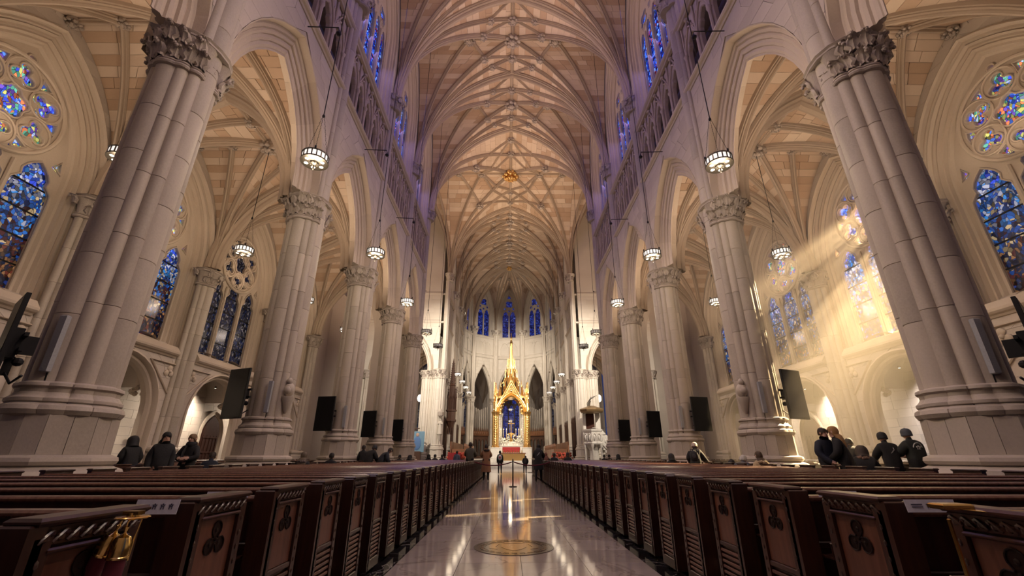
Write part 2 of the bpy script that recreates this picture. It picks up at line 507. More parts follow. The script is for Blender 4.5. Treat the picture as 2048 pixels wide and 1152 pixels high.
def struct(name, data, parent=None, mx=None):
    o = link(name, data, parent, mx)
    if parent is None:
        o['kind'] = 'structure'
    return o


def T(x=0, y=0, z=0, rz=0.0, sc=1.0):
    return Matrix.Translation((x, y, z)) @ Matrix.Rotation(rz, 4, 'Z') @ Matrix.Diagonal((sc, sc, sc, 1))


def wallmx(sg, x0, y):
    """local x runs along a side wall, local +y goes away from the nave axis"""
    return T(sg * x0, y, 0, -sg * PI / 2)


def foil(circles, n=48, c=(0, 0)):
    """outline of a union of circles (x, y, r) seen from c"""
    out = []
    for t in np.linspace(0, 2 * PI, n, endpoint=False):
        u = np.array([math.cos(t), math.sin(t)])
        best = 0.02
        for (x, y, r) in circles:
            q = np.array([x - c[0], y - c[1]])
            b = q @ u
            disc = b * b - (q @ q - r * r)
            if disc > 0:
                best = max(best, b + math.sqrt(disc))
        out.append((c[0] + best * u[0], c[1] + best * u[1]))
    return out


class Arch:
    """pointed arch: half span a, rise r above the springing zs"""
    def __init__(s, a, r, zs):
        s.a, s.r, s.zs = a, r, zs
        s.c = (r * r - a * a) / (2 * a)
        s.R = a + s.c

    def pts(s, o=0.0, n=10, zb=None):
        """outline at offset o, left to right; zb adds jambs"""
        R = s.R + o
        fm = math.acos(max(-1, min(1, s.c / R)))
        L = [(-(R * math.cos(f) - s.c), s.zs + R * math.sin(f)) for f in np.linspace(0, fm, n)]
        P = L + [(-x, z) for x, z in L[-2::-1]]
        if zb is not None:
            P = [(P[0][0], zb)] + P + [(P[-1][0], zb)]
        return P

    def half(s, z, o=0.0):
        """half width of the opening at height z"""
        if z <= s.zs:
            return s.a + o
        q = (s.R + o) ** 2 - (z - s.zs) ** 2
        return max(0.0, math.sqrt(q) - s.c) if q > 0 else 0.0

    def apex(s, o=0.0):
        return s.zs + math.sqrt((s.R + o) ** 2 - s.c ** 2)


def arch_band(g, arch, prof, n=10, zb=None, m=0, lo=None, hi=None):
    """sweep a moulding profile (offset, depth) round an arch"""
    P = np.array([[(x, d, z) for x, z in arch.pts(o, n, zb)] for o, d in prof])
    if lo is not None:
        P = P[:, lo:hi + 1]
    g.grid(P, m=m)
    return P


def plate(g, outer, holes, d0, d1, ch=0.06, m=0):
    """flat slab (x,z) with holes and chamfered hole edges, front at d0"""
    def inside(p, poly):
        x, y = p; c = False
        for i in range(len(poly)):
            x1, y1 = poly[i]; x2, y2 = poly[i - 1]
            if (y1 > y) != (y2 > y) and x < (x2 - x1) * (y - y1) / (y2 - y1 + 1e-12) + x1:
                c = not c
        return c
    big = []
    for h in holes:
        H = np.array(h); c = H.mean(0); r = np.abs(H - c).mean() + 1e-6
        big.append([tuple(q) for q in c + (H - c) * (1 + ch / (r * 1.6))])
    vs, es = [], []
    for loop in [outer] + big:
        k = len(vs); n = len(loop)
        vs += [Vector((float(a), float(b))) for a, b in loop]
        es += [(k + i, k + (i + 1) % n) for i in range(n)]
    V, _, F, *_r = delaunay_2d_cdt(vs, es, [], 0, 1e-5)
    keep = []
    for f in F:
        c = sum((V[i] for i in f), Vector((0, 0))) / len(f)
        if inside(c, outer) and not any(inside(c, b) for b in big):
            keep.append(tuple(f))
    g.add([(v.x, d0, v.y) for v in V], keep, m)
    for h, b in zip(holes, big):
        g.grid(np.array([[(x, d0, z) for x, z in b], [(x, d0 + ch, z) for x, z in h], [(x, d1, z) for x, z in h]]), cv=True, m=m)
    g.grid(np.array([[(x, d0, z) for x, z in outer], [(x, d1, z) for x, z in outer]]), cv=True, m=m)


def block(V, dep, gap=0.006):
    """one stone: the four front corners V pulled in by the joint, sides going back along dep"""
    V = np.asarray(V, float)
    c = V.mean(0)
    d = V - c
    L = np.linalg.norm(d, axis=1)[:, None] + 1e-9
    A = c + d * np.maximum(0.2, 1 - gap / L * 1.4)
    B = A + np.asarray(dep)
    return np.concatenate([A, B]), [(0, 1, 2, 3), (0, 4, 5, 1), (1, 5, 6, 2), (2, 6, 7, 3), (3, 7, 4, 0)]


CAMP = np.array([-0.32, 0, 1.15])


def stones(parent, items, name, matsel, limit=290, pmx=None):
    """items: (V, F, material). The stones that show largest become parts, the rest one piece of stuff"""
    if not items:
        return
    def score(it):
        V = it[0]
        c = V[:4].mean(0)
        if pmx is not None:
            c = np.array(pmx @ Vector(c))
        r = c - CAMP
        a = np.linalg.norm(np.cross(V[2] - V[0], V[3] - V[1]))
        dist = np.linalg.norm(r)
        fwd = r[1] * 0.931 + r[2] * 0.365
        if fwd < 0.2 or abs(r[0] / fwd) > 1.25 or abs((-r[1] * 0.365 + r[2] * 0.931) / fwd) > 0.72:
            return 0
        return a / dist ** 2
    order = sorted(range(len(items)), key=lambda i: -score(items[i]))
    g = G()
    for k, i in enumerate(order):
        V, F, mt = items[i]
        if k < limit:
            q = G()
            c = V.mean(0)
            q.add(V - c, F)
            link(name, q.mesh(name, mt), parent, Matrix.Translation(c))
        else:
            g.add(V, F, matsel.index(mt))
    if g.n:
        link(name + '_courses', g.mesh(name + '_courses', matsel), parent, kind='stuff')


def rect_stones(arch, half, zb, zt, ch, ln, d, dep=0.03, o=0.0, mt='wall', floor_arch=True):
    """coursed ashlar round an arched opening (arch may be None)"""
    out = []
    n = max(1, round((zt - zb) / ch))
    for i in range(n):
        z0, z1 = zb + (zt - zb) * i / n, zb + (zt - zb) * (i + 1) / n
        h0 = arch.half(z0, o) if arch else 0.0
        h1 = arch.half(z1, o) if arch else 0.0
        segs = [(-half, -half, -h1, -h0), (h0, h1, half, half)] if h0 > 1e-3 else [(-half, -half, half, half)]
        for (a0, a1, b1, b0) in segs:
            w = max(b0 - a0, b1 - a1)
            if w < 0.03:
                continue
            k = max(1, int(round(w / ln)))
            cut = [0] + sorted((j + rng.uniform(-.22, .22)) / k for j in range(1, k)) + [1]
            for u0, u1 in zip(cut[:-1], cut[1:]):
                dd = d + rng.uniform(0, 0.006)
                V = [(a0 + (b0 - a0) * u0, dd, z0), (a0 + (b0 - a0) * u1, dd, z0), (a1 + (b1 - a1) * u1, dd, z1), (a1 + (b1 - a1) * u0, dd, z1)]
                v, f = block(V, (0, dep, 0))
                out.append((v, f, mt))
    return out


def wall_slab(g, arch, half, zb, zt, d, o=0.0, n=10, m=0):
    """plain backing wall with an arched opening"""
    if arch is None:
        g.add([(-half, d, zb), (half, d, zb), (half, d, zt), (-half, d, zt)], [(0, 1, 2, 3)], m)
        return
    P = arch.pts(o, n)
    z0 = P[0][1]
    g.grid(np.array([[(x, d, z) for x, z in P], [(x, d, zt) for x, z in P]]), m=m)
    for sgn in (-1, 1):
        x0, x1 = sgn * (arch.a + o), sgn * half
        g.add([(x0, d, zb), (x1, d, zb), (x1, d, zt), (x0, d, zt)], [(0, 1, 2, 3)], m)


# ---------------------------------------------------------------- vaults
def ogee_profile(w, d):
    """moulded rib section: (sideways, downwards)"""
    return [(-w, -.05), (-w, .30 * d), (-.72 * w, .38 * d), (-.80 * w, .55 * d), (-.45 * w, .66 * d), (-.42 * w, .80 * d), (-.22 * w, d),
            (.22 * w, d), (.42 * w, .80 * d), (.45 * w, .66 * d), (.80 * w, .55 * d), (.72 * w, .38 * d), (w, .30 * d), (w, -.05)]


def rib_mesh(P, e, w, d):
    """sweep the rib section along P; e is its direction in plan"""
    P = np.asarray(P, float)
    Tn = np.gradient(P, axis=0)
    Tn /= np.linalg.norm(Tn, axis=1)[:, None] + 1e-12
    b = np.array([-e[1], e[0], 0.0])
    rows = []
    pr = ogee_profile(w, d)
    for p, t in zip(P, Tn):
        n = np.cross(b, t)
        if n[2] > 1e-4 or (abs(n[2]) <= 1e-4 and n @ np.array([e[0], e[1], 0]) < 0):
            n = -n
        rows.append([p + b * x + n * y for x, y in pr])
    g = G()
    g.grid(np.array(rows))
    return g


class Vault:
    """ribbed vault over one bay, local span |x|<=a, local length |y|<=b"""
    def __init__(s, a, b, zs, rise, course=0.55, ln=1.15):
        s.a, s.b, s.zs, s.rise = a, b, zs, rise
        s.c = (rise * rise - a * a) / (2 * a)
        s.R = a + s.c
        s.course, s.ln = course, ln

    def z1(s, x):
        q = s.R ** 2 - (min(abs(x), s.a) + s.c) ** 2
        return s.zs + math.sqrt(max(0.0, q))

    def z(s, x, y):
        return max(s.z1(x), s.z1(s.a * min(abs(y), s.b) / s.b))

    def backing(s, g, mx, up=0.07):
        n = 16
        fs = [1 - (1 - i / n) ** 2 for i in range(n + 1)]
        ax = [-s.a * f for f in fs[::-1]] + [s.a * f for f in fs[1:]]
        ay = [-s.b * f for f in fs[::-1]] + [s.b * f for f in fs[1:]]
        P = np.array([[(x, y, s.z(x, y) + up) for y in ay] for x in ax])
        q = G(); q.grid(P)
        g.join(q, mx)

    def blocks(s, mx, trunc=None):
        """web stones of both barrels as (V,F,material) in world space"""
        A = np.array(mx)
        fm = math.acos(min(1, max(-1, s.c / s.R)))
        n = max(6, int(s.R * fm / s.course))
        xs = [s.R * math.cos(fm * i / n) - s.c for i in range(n + 1)]
        xs[0], xs[-1] = s.a, 0.0
        out = []
        for kind in (0, 1):
            for sx in (-1, 1):
                for sy in (-1, 1):
                    for i in range(n):
                        xa, xb = xs[i], xs[i + 1]
                        la, lb = 1 - xa / s.a, 1 - xb / s.a      # run length shares
                        full = s.b if kind == 0 else s.a
                        L = full * max(la, lb)
                        if L < 0.08:
                            continue
                        k = max(1, int(round(L / (s.ln * rng.uniform(.75, 1.3)))))
                        cut = [0] + sorted((j + rng.uniform(-.25, .25)) / k for j in range(1, k)) + [1]
                        tone = (i + kind) % 2 == 0 if rng.random() < .7 else rng.random() < .4
                        for u0, u1 in zip(cut[:-1], cut[1:]):
                            if rng.random() < 0.20:
                                tone = not tone
                            pts = []
                            for (x, u) in ((xa, u0), (xa, u1), (xb, u1), (xb, u0)):
                                lo = x / s.a
                                w = lo + (1 - lo) * u
                                zz = s.z1(x)
                                if kind == 0:
                                    pts.append((sx * x, sy * s.b * w, zz))
                                else:
                                    pts.append((sx * s.a * w, sy * s.b * x / s.a, zz))
                            V = np.array(pts)
                            if np.linalg.norm(V[1] - V[0]) + np.linalg.norm(V[2] - V[3]) < 0.1:
                                continue
                            nr = np.cross(V[2] - V[0], V[3] - V[1])
                            nr /= np.linalg.norm(nr) + 1e-9
                            if nr[2] < 0 or (abs(nr[2]) < 1e-3 and nr @ V.mean(0) < 0):
                                nr = -nr
                            v, f = block(V - nr * rng.uniform(0, .01), nr * 0.06, 0.010)
                            out.append((v @ A[:3, :3].T + A[:3, 3], f, 'tan' if tone else 'cream'))
        return out

    def line(s, p, q, n=22):
        """points of a rib over the plan line p-q"""
        p, q = np.array(p, float), np.array(q, float)
        steep = abs(abs(p[0]) - s.a) < 1e-6 and abs(abs(p[1]) - s.b) < 1e-6
        out = []
        for i in range(n + 1):
            u = i / n
            if steep:
                u = u ** 2.2
            x, y = p + (q - p) * u
            out.append((x, y, s.z(x, y)))
        e = (q - p) / (np.linalg.norm(q - p) + 1e-9)
        return np.array(out), e

    def ribs(s, pattern, trans=(.26, .40), w=.15, d=.32):
        """list of (name, mesh builder) for the rib pattern of the bay"""
        a, b = s.a, s.b
        out = []
        def R(p, q, ww=w, dd=d, n=22):
            P, e = s.line(p, q, n)
            out.append(rib_mesh(P, e, ww, dd))
        for sx in (-1, 1):
            for sy in (-1, 1):
                A_ = (sx * a, sy * b)
                R(A_, (0, 0))
                if pattern == 'nave':
                    R(A_, (0, sy * b * .5), w * .9, d)
                    R(A_, (sx * a * .45, 0), w * .9, d)
                    R((0, sy * b * .5), (sx * a * .30, sy * b * .30), w * .7, d * .7, 6)
                    R((sx * a * .30, sy * b * .30), (sx * a * .45, 0), w * .7, d * .7, 6)
                    R((0, sy * b), (sx * a * .22, sy * b * .61), w * .7, d * .7, 6)
                    R((sx * a * .22, sy * b * .61), (0, sy * b * .5), w * .7, d * .7, 6)
                elif pattern == 'aisle':
                    R(A_, (0, sy * b * .5), w * .9, d)
                    R(A_, (sx * a * .5, 0), w * .9, d)
                elif pattern == 'crossing':
                    R(A_, (0, sy * b * .45), w, d)
                    R(A_, (sx * a * .45, 0), w, d)
                    R((0, sy * b * .45), (sx * a * .45, 0), w * .8, d * .8, 12)
                    R((0, sy * b * .8), (sx * a * .5, sy * b * .5), w * .8, d * .8, 12)
                    R((sx * a * .8, 0), (sx * a * .5, sy * b * .5), w * .8, d * .8, 12)
                    R((0, sy * b * .8), (sx * a * .45, 0), w * .8, d * .8, 12)
        for sx in (-1, 1):
            R((0, 0), (sx * a, 0), w, d * .8, 10)
            R((0, 0), (0, sx * b), w, d * .8, 10)
        return out

    def transverse(s, y, w, d):
        P = []
        for u in np.linspace(-1, 1, 41):
            x = math.copysign(1 - (1 - abs(u)) ** 2.0 if False else abs(u), u)
            x = s.a * math.copysign(1 - (1 - abs(x)) ** 1.9, x)
            P.append((x, y, s.z1(x)))
        return rib_mesh(P, np.array([1.0, 0.0]), w, d)

    def boss_spots(s, pattern):
        a, b = s.a, s.b
        L = [(0, 0, 1.25), (0, b * .5, .8), (0, -b * .5, .8)]
        for sx in (-1, 1):
            if pattern == 'nave':
                L += [(sx * a * .45, 0, 1.0)]
                L += [(sx * a * .30, q * b * .30, .7) for q in (-1, 1)] + [(sx * a * .22, q * b * .61, .6) for q in (-1, 1)]
            elif pattern == 'aisle':
                L += [(sx * a * .5, 0, .7), (sx * a * .97, 0, .8)]
            else:
                L += [(sx * a * .45, 0, .9), (sx * a * .8, 0, .8), (0, sx * b * .8, .8)]
                L += [(sx * a * .5, q * b * .5, 1.0) for q in (-1, 1)]
        return [(x, y, s.z(x, y), k) for x, y, k in L]


def boss_mesh(r=0.36):
    """carved roof boss: curled leaves round a knob"""
    g = G()
    g.lathe([(0.01, -.30), (.10, -.32), (.16, -.26), (.18, -.12), (.30, -.08), (.34, .02), (.30, .10)], 12)
    for k in range(8):
        t = k * PI / 4 + .2
        for (q, z, s_) in ((.30, -.16, .13), (.18, -.30, .085)):
            t2 = t + (0 if q > .2 else PI / 8)
            g.ball((q * math.cos(t2), q * math.sin(t2), z), (s_, s_ * .8, s_ * .75), 6, 4)
    sc = r / 0.40
    return g.xf(Matrix.Scale(sc, 4))


BOSS = boss_mesh().mesh('boss', 'carve', smooth=1.0)
GOLD_BOSS = boss_mesh(0.55).mesh('gilded_boss', 'gold', smooth=1.0)


def build_ceiling(name, bays, pattern, limit, trans, gold=()):
    """bays: list of (Vault, matrix, draw transverse at +b). One ceiling with ribs, bosses and web stones"""
    g = G()
    items = []
    for v, mx, _ in bays:
        v.backing(g, mx)
        items += v.blocks(mx)
    root = struct(name, g.mesh(name, 'rib'))
    cache = {}
    for v, mx, tr in bays:
        key = (v.a, v.b, v.zs, pattern if v.b < 5 else 'crossing')
        if key not in cache:
            cache[key] = ([q.mesh('rib', 'rib') for q in v.ribs(key[3])], v.transverse(v.b, *trans).mesh('transverse_rib', 'rib'))
        R, Tm = cache[key]
        for me in R:
            link('rib', me, root, mx)
        if tr:
            link('transverse_rib', Tm, root, mx)
        if tr == 2:
            link('transverse_rib', Tm, root, mx @ T(0, 0, 0, PI))
        for (x, y, z, k) in v.boss_spots(key[3]):
            gilded = key[3] == 'crossing' and (x, y) == (0, 0)
            o = link('gilded_boss' if gilded else 'boss', GOLD_BOSS if gilded else BOSS, root, mx @ T(x, y, z - .14, rng.uniform(0, 1), k * (1.45 if v.a > 5 else 1.1)))
            if gilded:
                o['label'] = 'gilded boss at the middle of the star vault'
    stones(root, items, 'web_stone', ['cream', 'tan'], limit)
    return root


nave_vault = Vault(FX, BAY / 2, 22.9, 10.2)
choir_vault = Vault(FX, 6.667 / 2, 22.9, 10.2)
cross_vault = Vault(FX, (YX - YP[-1]) / 2, 22.9, 10.2, 0.6)
bays = [(nave_vault, T(0, YP[k] + BAY / 2, 0), 1) for k in range(0, 6)]
bays += [(cross_vault, T(0, (YP[-1] + YX) / 2, 0), 1)]
bays += [(choir_vault, T(0, (YC[k] + YC[k + 1]) / 2, 0), 1) for k in range(3)]
NAVE_CEILING = build_ceiling('ceiling', bays, 'nave', 285, (.34, .42))
AX = (9.05 + 16.75) / 2
aisle_vault = Vault(3.85, BAY / 2, 10.75, 5.75, 0.42, 1.0)
choir_aisle_vault = Vault(3.85, 6.667 / 2, 10.75, 5.75, 0.42, 1.0)
for sg in (-1, 1):
    bays = [(aisle_vault, T(sg * AX, YP[k] + BAY / 2, 0), 2 if k == 1 else 1) for k in range(1, 6)]
    bays += [(choir_aisle_vault, T(sg * AX, (YC[k] + YC[k + 1]) / 2, 0), 1) for k in range(3)]
    build_ceiling('ceiling', bays, 'aisle', 285, (.46, .55))
# transept vaults: the crossing profile turned to run sideways
for sg in (-1, 1):
    g = G()
    tv = Vault((YX - YP[-1]) / 2, 3.6, 22.9, 10.2, 0.7, 1.6)
    items = []
    mxs = [T(sg * (FX + 3.6 + 7.2 * k), (YP[-1] + YX) / 2, 0, PI / 2) for k in range(2)]
    for mx in mxs:
        tv.backing(g, mx)
        items += tv.blocks(mx)
    root = struct('ceiling', g.mesh('ceiling', 'rib'))
    R = [q.mesh('rib', 'rib') for q in tv.ribs('aisle')]
    for mx in mxs:
        for me in R:
            link('rib', me, root, mx)
        for (x, y, z, k) in tv.boss_spots('aisle'):
            link('boss', BOSS, root, mx @ T(x, y, z - .1, 0, k))
    stones(root, items, 'web_stone', ['cream', 'tan'], 60)

# apse vault: five cells that rise to one boss
AC = (0.0, 71.0)


def apse_cells():
    g = G(); items = []; ribs = []
    zs, rise, a = 22.9, 10.2, FX
    pv = Vault(a, 1.0, zs, rise)
    for i in range(5):
        p, q = np.array(APSE[i]), np.array(APSE[i + 1])
        c = np.array(AC)
        h = np.linalg.norm(q - p) / 2
        n = 12
        def Z(u, w):
            """u: 0 wall to 1 centre, w: -1..1 across the cell"""
            zc = pv.z1(a * (1 - u))
            wall = pv.z1(a * abs(w)) - 3.0 * 0
            zz = max(zc, zs + (wall - zs) * (0.86 - 0.86 * max(0, u - .45) * 0))
            return min(zz, zs + rise)
        U = [1 - (1 - k / n) ** 1.0 for k in range(n + 1)]
        Wd = [-1 + 2 * k / 12 for k in range(13)]
        def pt(u, w, off=0.0):
            e = p + (q - p) * (w + 1) / 2
            x, y = e + (c - e) * u
            return (x, y, Z(u * 1.0, w) + off)
        g.grid(np.array([[pt(u, w, .08) for w in Wd] for u in U]))
        for k in range(n):
            for j in range(12):
                V = np.array([pt(U[k], Wd[j]), pt(U[k], Wd[j + 1]), pt(U[k + 1], Wd[j + 1]), pt(U[k + 1], Wd[j])])
                nr = np.cross(V[2] - V[0], V[3] - V[1]); nr /= np.linalg.norm(nr) + 1e-9
                if nr[2] < 0:
                    nr = -nr
                v, f = block(V, nr * .05, .012)
                items.append((v, f, 'tan' if rng.random() < .35 else 'cream'))
        # ribs from the two springers to the boss, and the ridge of the cell
        for (w0, w1, ww) in ((-1, -1, .2), (-1, -.0, .12), (1, 0, .12)):
            P = []
            for k in range(17):
                u = (k / 16) ** 2
                w = w0 + (w1 - w0) * u
                P.append(pt(u, w))
            P = np.array(P)
            e = (P[-1] - P[0])[:2]; e /= np.linalg.norm(e)
            ribs.append(rib_mesh(P, e, ww, .26))
        P = np.array([pt(u, 0) for u in np.linspace(0, 1, 12)])
        e = (P[-1] - P[0])[:2]; e /= np.linalg.norm(e)
        ribs.append(rib_mesh(P, e, .12, .2))
    return g, items, ribs


g, items, ribs = apse_cells()
root = struct('ceiling', g.mesh('ceiling', 'rib'))
for r in ribs:
    link('rib', r.mesh('rib', 'rib'), root)
o = link('gilded_boss', GOLD_BOSS, root, T(0, 71, 32.9))
o['label'] = 'gilded boss over the chancel apse'
for i in range(5):
    p, q = np.array(APSE[i]), np.array(APSE[i + 1])
    for u in (.35, .62):
        m_ = (p + q) / 2; m_ = m_ + (np.array(AC) - m_) * u
        link('boss', BOSS, root, T(m_[0], m_[1], nave_vault.z1(FX * (1 - u)) - .1 if u > .5 else 31.6, 0, .9))
stones(root, items, 'web_stone', ['cream', 'tan'], 200)


# ---------------------------------------------------------------- clustered piers
FRONT = (0, -.50, .36)
BIG = [(0, .50, .36), (-.52, 0, .36), (.52, 0, .36)]
MED = []
for sx in (-1, 1):
    for sy in (-1, 1):
        MED += [(sx * .335, sy * .55, .19), (sx * .55, sy * .335, .19)]
CL_ALL = foil([FRONT] + BIG + MED, 72)
CL_CAP = foil(BIG + MED + [(0, -.3, .3)], 72)


def drum_mesh(r, h):
    g = G()
    g.lathe([(r - .016, 0), (r, .012), (r, h - .012), (r - .016, h)], 20)
    return g.mesh('shaft_stone', MATP, smooth=.6)


def poly12(r0, r1):
    return [((r0 if k % 2 else r1) * math.cos(2 * PI * k / 16 + PI / 16), (r0 if k % 2 else r1) * math.sin(2 * PI * k / 16 + PI / 16)) for k in range(16)]


def leaf_mesh(seed, w=.17, h=.46):
    """one curled, lobed stone leaf, root at z=0, leaning out along +x"""
    r = np.random.default_rng(seed)
    g = G()
    nu, nv = 7, 7
    F_, B_ = [], []
    for i in range(nu):
        u = i / (nu - 1)
        wd = w * (.45 + .75 * math.sin(PI * min(1, u * .85 + .1))) * (1 + .38 * math.cos(u * PI * 5))
        out = .02 + .26 * u ** 2.0
        zz = h * (u - .32 * max(0, u - .62) ** 1.2 * 2.2)
        ra, rb = [], []
        for j in range(nv):
            v = j / (nv - 1) * 2 - 1
            x = out + .055 * (1 - v * v) - .05 * abs(v) * u + .018 * math.cos(v * PI * 3) + r.uniform(-.010, .010)
            z = zz - .06 * abs(v) * (1 - u) + r.uniform(-.010, .010)
            ra.append((x, v * wd, z)); rb.append((x - .05, v * wd * .8, z - .015))
        F_.append(ra); B_.append(rb)
    g.grid(np.array(F_)); g.grid(np.array(B_)[:, ::-1])
    for s_ in (F_, ):
        edge = [a[0] for a in F_] + [F_[-1][j] for j in range(1, nv)] + [a[-1] for a in F_[-2::-1]]
        eb = [a[0] for a in B_] + [B_[-1][j] for j in range(1, nv)] + [a[-1] for a in B_[-2::-1]]
        g.grid(np.array([edge, eb]))
    for k in range(3):
        g.ball((.23 + r.uniform(-.05, .05), r.uniform(-.6, .6) * w, h * r.uniform(.5, .8)), r.uniform(.045, .07), 6, 4)
    return g.mesh('leaf', 'carve', smooth=.9)


LEAVES = [leaf_mesh(k) for k in range(4)]


def loop_at(outline, t, off):
    O = np.array(outline); n = len(O)
    i = t * n; a = int(i) % n; f = i - int(i)
    p = O[a] * (1 - f) + O[(a + 1) % n] * f
    d = O[(a + 1) % n] - O[(a - 1) % n]
    nr = np.array([d[1], -d[0]]); nr /= np.linalg.norm(nr)
    return p + nr * off, math.atan2(nr[1], nr[0])


CAPM = {}


def cap_meshes(key, outline, h, mat='carve'):
    if key in CAPM:
        return CAPM[key]
    g = G()
    g.ring(outline, [(0, -.02), (.07, 0), (.095, .045), (.07, .09), (.025, .10), (.065, .125), (.065, .16), (.0, .185), (.03, .4 * h), (.10, .7 * h), (.18, h - .16)], cap=True)
    neck = g.mesh('capital_bell', mat, smooth=.7)
    g = G()
    hull = [loop_at(outline, k / 24, 0)[0] for k in range(24)]
    rr = max(np.linalg.norm(p) for p in hull)
    cen = np.mean(hull, 0)
    ab = []
    for k in range(16):
        t = 2 * PI * k / 16 + PI / 16
        u = np.array([math.cos(t), math.sin(t)])
        q = max((p - cen) @ u for p in np.array(outline))
        ab.append(cen + u * q * (1.0 if k % 2 else 1.02))
    g.ring(ab, [(.14, h - .17), (.20, h - .15), (.20, h - .10), (.15, h - .08), (.19, h - .05), (.22, h - .02), (.20, h), (.02, h + .03)])
    CAPM[key] = (neck, g.mesh('abacus', mat, smooth=.5))
    return CAPM[key]


def capital(root, key, outline, z, h, tiers=(16, 16), scale=1.0, mx=None, skip=None, leaf_sc=1.0, mat='carve'):
    neck, ab = cap_meshes(key, outline, h, mat)
    mx = mx or Matrix.Identity(4)
    c = link('capital', neck, root, mx @ T(0, 0, z))
    link('abacus', ab, root, mx @ T(0, 0, z))
    for tier, n in enumerate(tiers):
        for k in range(n):
            t = (k + .5 * tier + .25) / n
            p, ang = loop_at(outline, t, .03 + .13 * tier)
            if skip and skip(p):
                continue
            zz = (.19 + .37 * tier) * h
            o = link('leaf', LEAVES[(k * 3 + tier) % 4], c, T(p[0], p[1], zz, ang, leaf_sc * rng.uniform(.88, 1.02)))


DRUMS = {}


def drum(r, h, mat):
    global MATP
    k = (round(r, 3), round(h, 3), mat)
    if k not in DRUMS:
        MATP = mat
        DRUMS[k] = drum_mesh(r, h)
    return DRUMS[k]


def shaft(root, x, y, r, z0, z1, n, mat, mx=None, jit=.12):
    mx = mx or Matrix.Identity(4)
    step = (z1 - z0) / n
    z = z0
    for k in range(n):
        e = z1 if k == n - 1 else z0 + step * (k + 1)
        link('shaft_stone', drum(r, step, mat), root, mx @ T(x, y, z, rng.uniform(0, 6)))
        z = e


BASEM = {}


def base_meshes(mat):
    if mat in BASEM:
        return BASEM[mat]
    p = poly12(1.04, 1.0)
    g = G()
    g.ring(CL_ALL, [(.10, 1.98), (.16, 2.01), (.16, 2.06), (.10, 2.10), (.05, 2.16), (.06, 2.23), (.11, 2.26), (.10, 2.31), (.02, 2.34), (-.05, 2.35)])
    g.ring([loop_at(CL_ALL, k / 72, 0)[0] for k in range(72)], [(.10, 1.76), (.20, 1.80), (.245, 1.87), (.22, 1.94), (.12, 1.99)])
    foot = g.mesh('base_moulding', mat, smooth=.6)
    pl = []
    for k in range(16):
        g = G()
        a, b = np.array(p[k]), np.array(p[(k + 1) % 16])
        c = (a + b) / 2
        a2, b2 = c + (a - c) * .985, c + (b - c) * .985
        V, F = block([(*a2, 1.17), (*b2, 1.17), (*(b2 * .985), 1.80), (*(a2 * .985), 1.80)], (-c[0] * .35, -c[1] * .35, 0), .004)
        g.add(V, F)
        pl.append(g.mesh('plinth_stone', mat))
    g = G()
    g.ring(p, [(.16, .0), (.16, .62), (.10, .66), (.22, .70), (.30, .76), (.32, .86), (.28, .93), (.14, .97), (.08, 1.0), (.14, 1.02), (.17, 1.07), (.15, 1.13), (.02, 1.17), (-.05, 1.18)])
    foot2 = g.mesh('plinth_moulding', mat, smooth=.4)
    g = G()
    g.ring([(x * .80, y * .80) for x, y in CL_ALL], [(0, .9), (0, 10.6)], cap=False)
    core = g.mesh('core', mat, smooth=.6)
    BASEM[mat] = (foot, pl, foot2, core)
    return BASEM[mat]


VCIRC = [(0, -.16, .40), (-.44, 0, .22), (.44, 0, .22)]
VCAP = foil(VCIRC + [(0, .1, .3)], 48)
SMALL = [(0, -.10, .24), (-.27, .0, .17), (.27, .0, .17), (-.48, .12, .13), (.48, .12, .13)]
RCAP = foil(SMALL + [(0, .25, .35)], 48)


def pier(name, label, sg, y, mat='pier', tall=True, leaves=True, x0=PX, mx=None, group='clustered stone piers'):
    k_ = .80 if mat == 'pier' else .9
    mx = (mx if mx is not None else wallmx(sg, x0, y)) @ Matrix.Diagonal((k_, k_, 1, 1))
    r = thing(name, label, 'pier', mx, group)
    foot, pl, foot2, core = base_meshes(mat)
    link('plinth_moulding', foot2, r)
    for q in pl:
        link('plinth_stone', q, r)
    link('base_moulding', foot, r)
    link('core', core, r)
    for (x, yy, rad) in BIG + MED:
        n = 6 if rad > .3 else 5
        shaft(r, x, yy, rad, 2.33, 9.62, n, mat)
    shaft(r, *FRONT, 2.33, 9.9, 6, mat)
    cm = 'carve' if mat != 'choir' else 'choir'
    capital(r, 'pier' + cm, CL_CAP, 9.6, 1.07, (17, 17) if leaves else (11, 11), skip=lambda p: p[1] < -.62 and abs(p[0]) < .3, mat=cm)
    if tall:
        shaft(r, *FRONT, 9.9, 22.0, 8, mat)
        shaft(r, -.37, -.56, .15, 10.7, 22.0, 7, mat)
        shaft(r, .37, -.56, .15, 10.7, 22.0, 7, mat)
        capital(r, 'vault' + cm, VCAP, 21.95, 1.0, (7, 7), mx=T(0, -.58, 0), skip=lambda p: p[1] > .15, leaf_sc=.9, mat=cm)
    return r


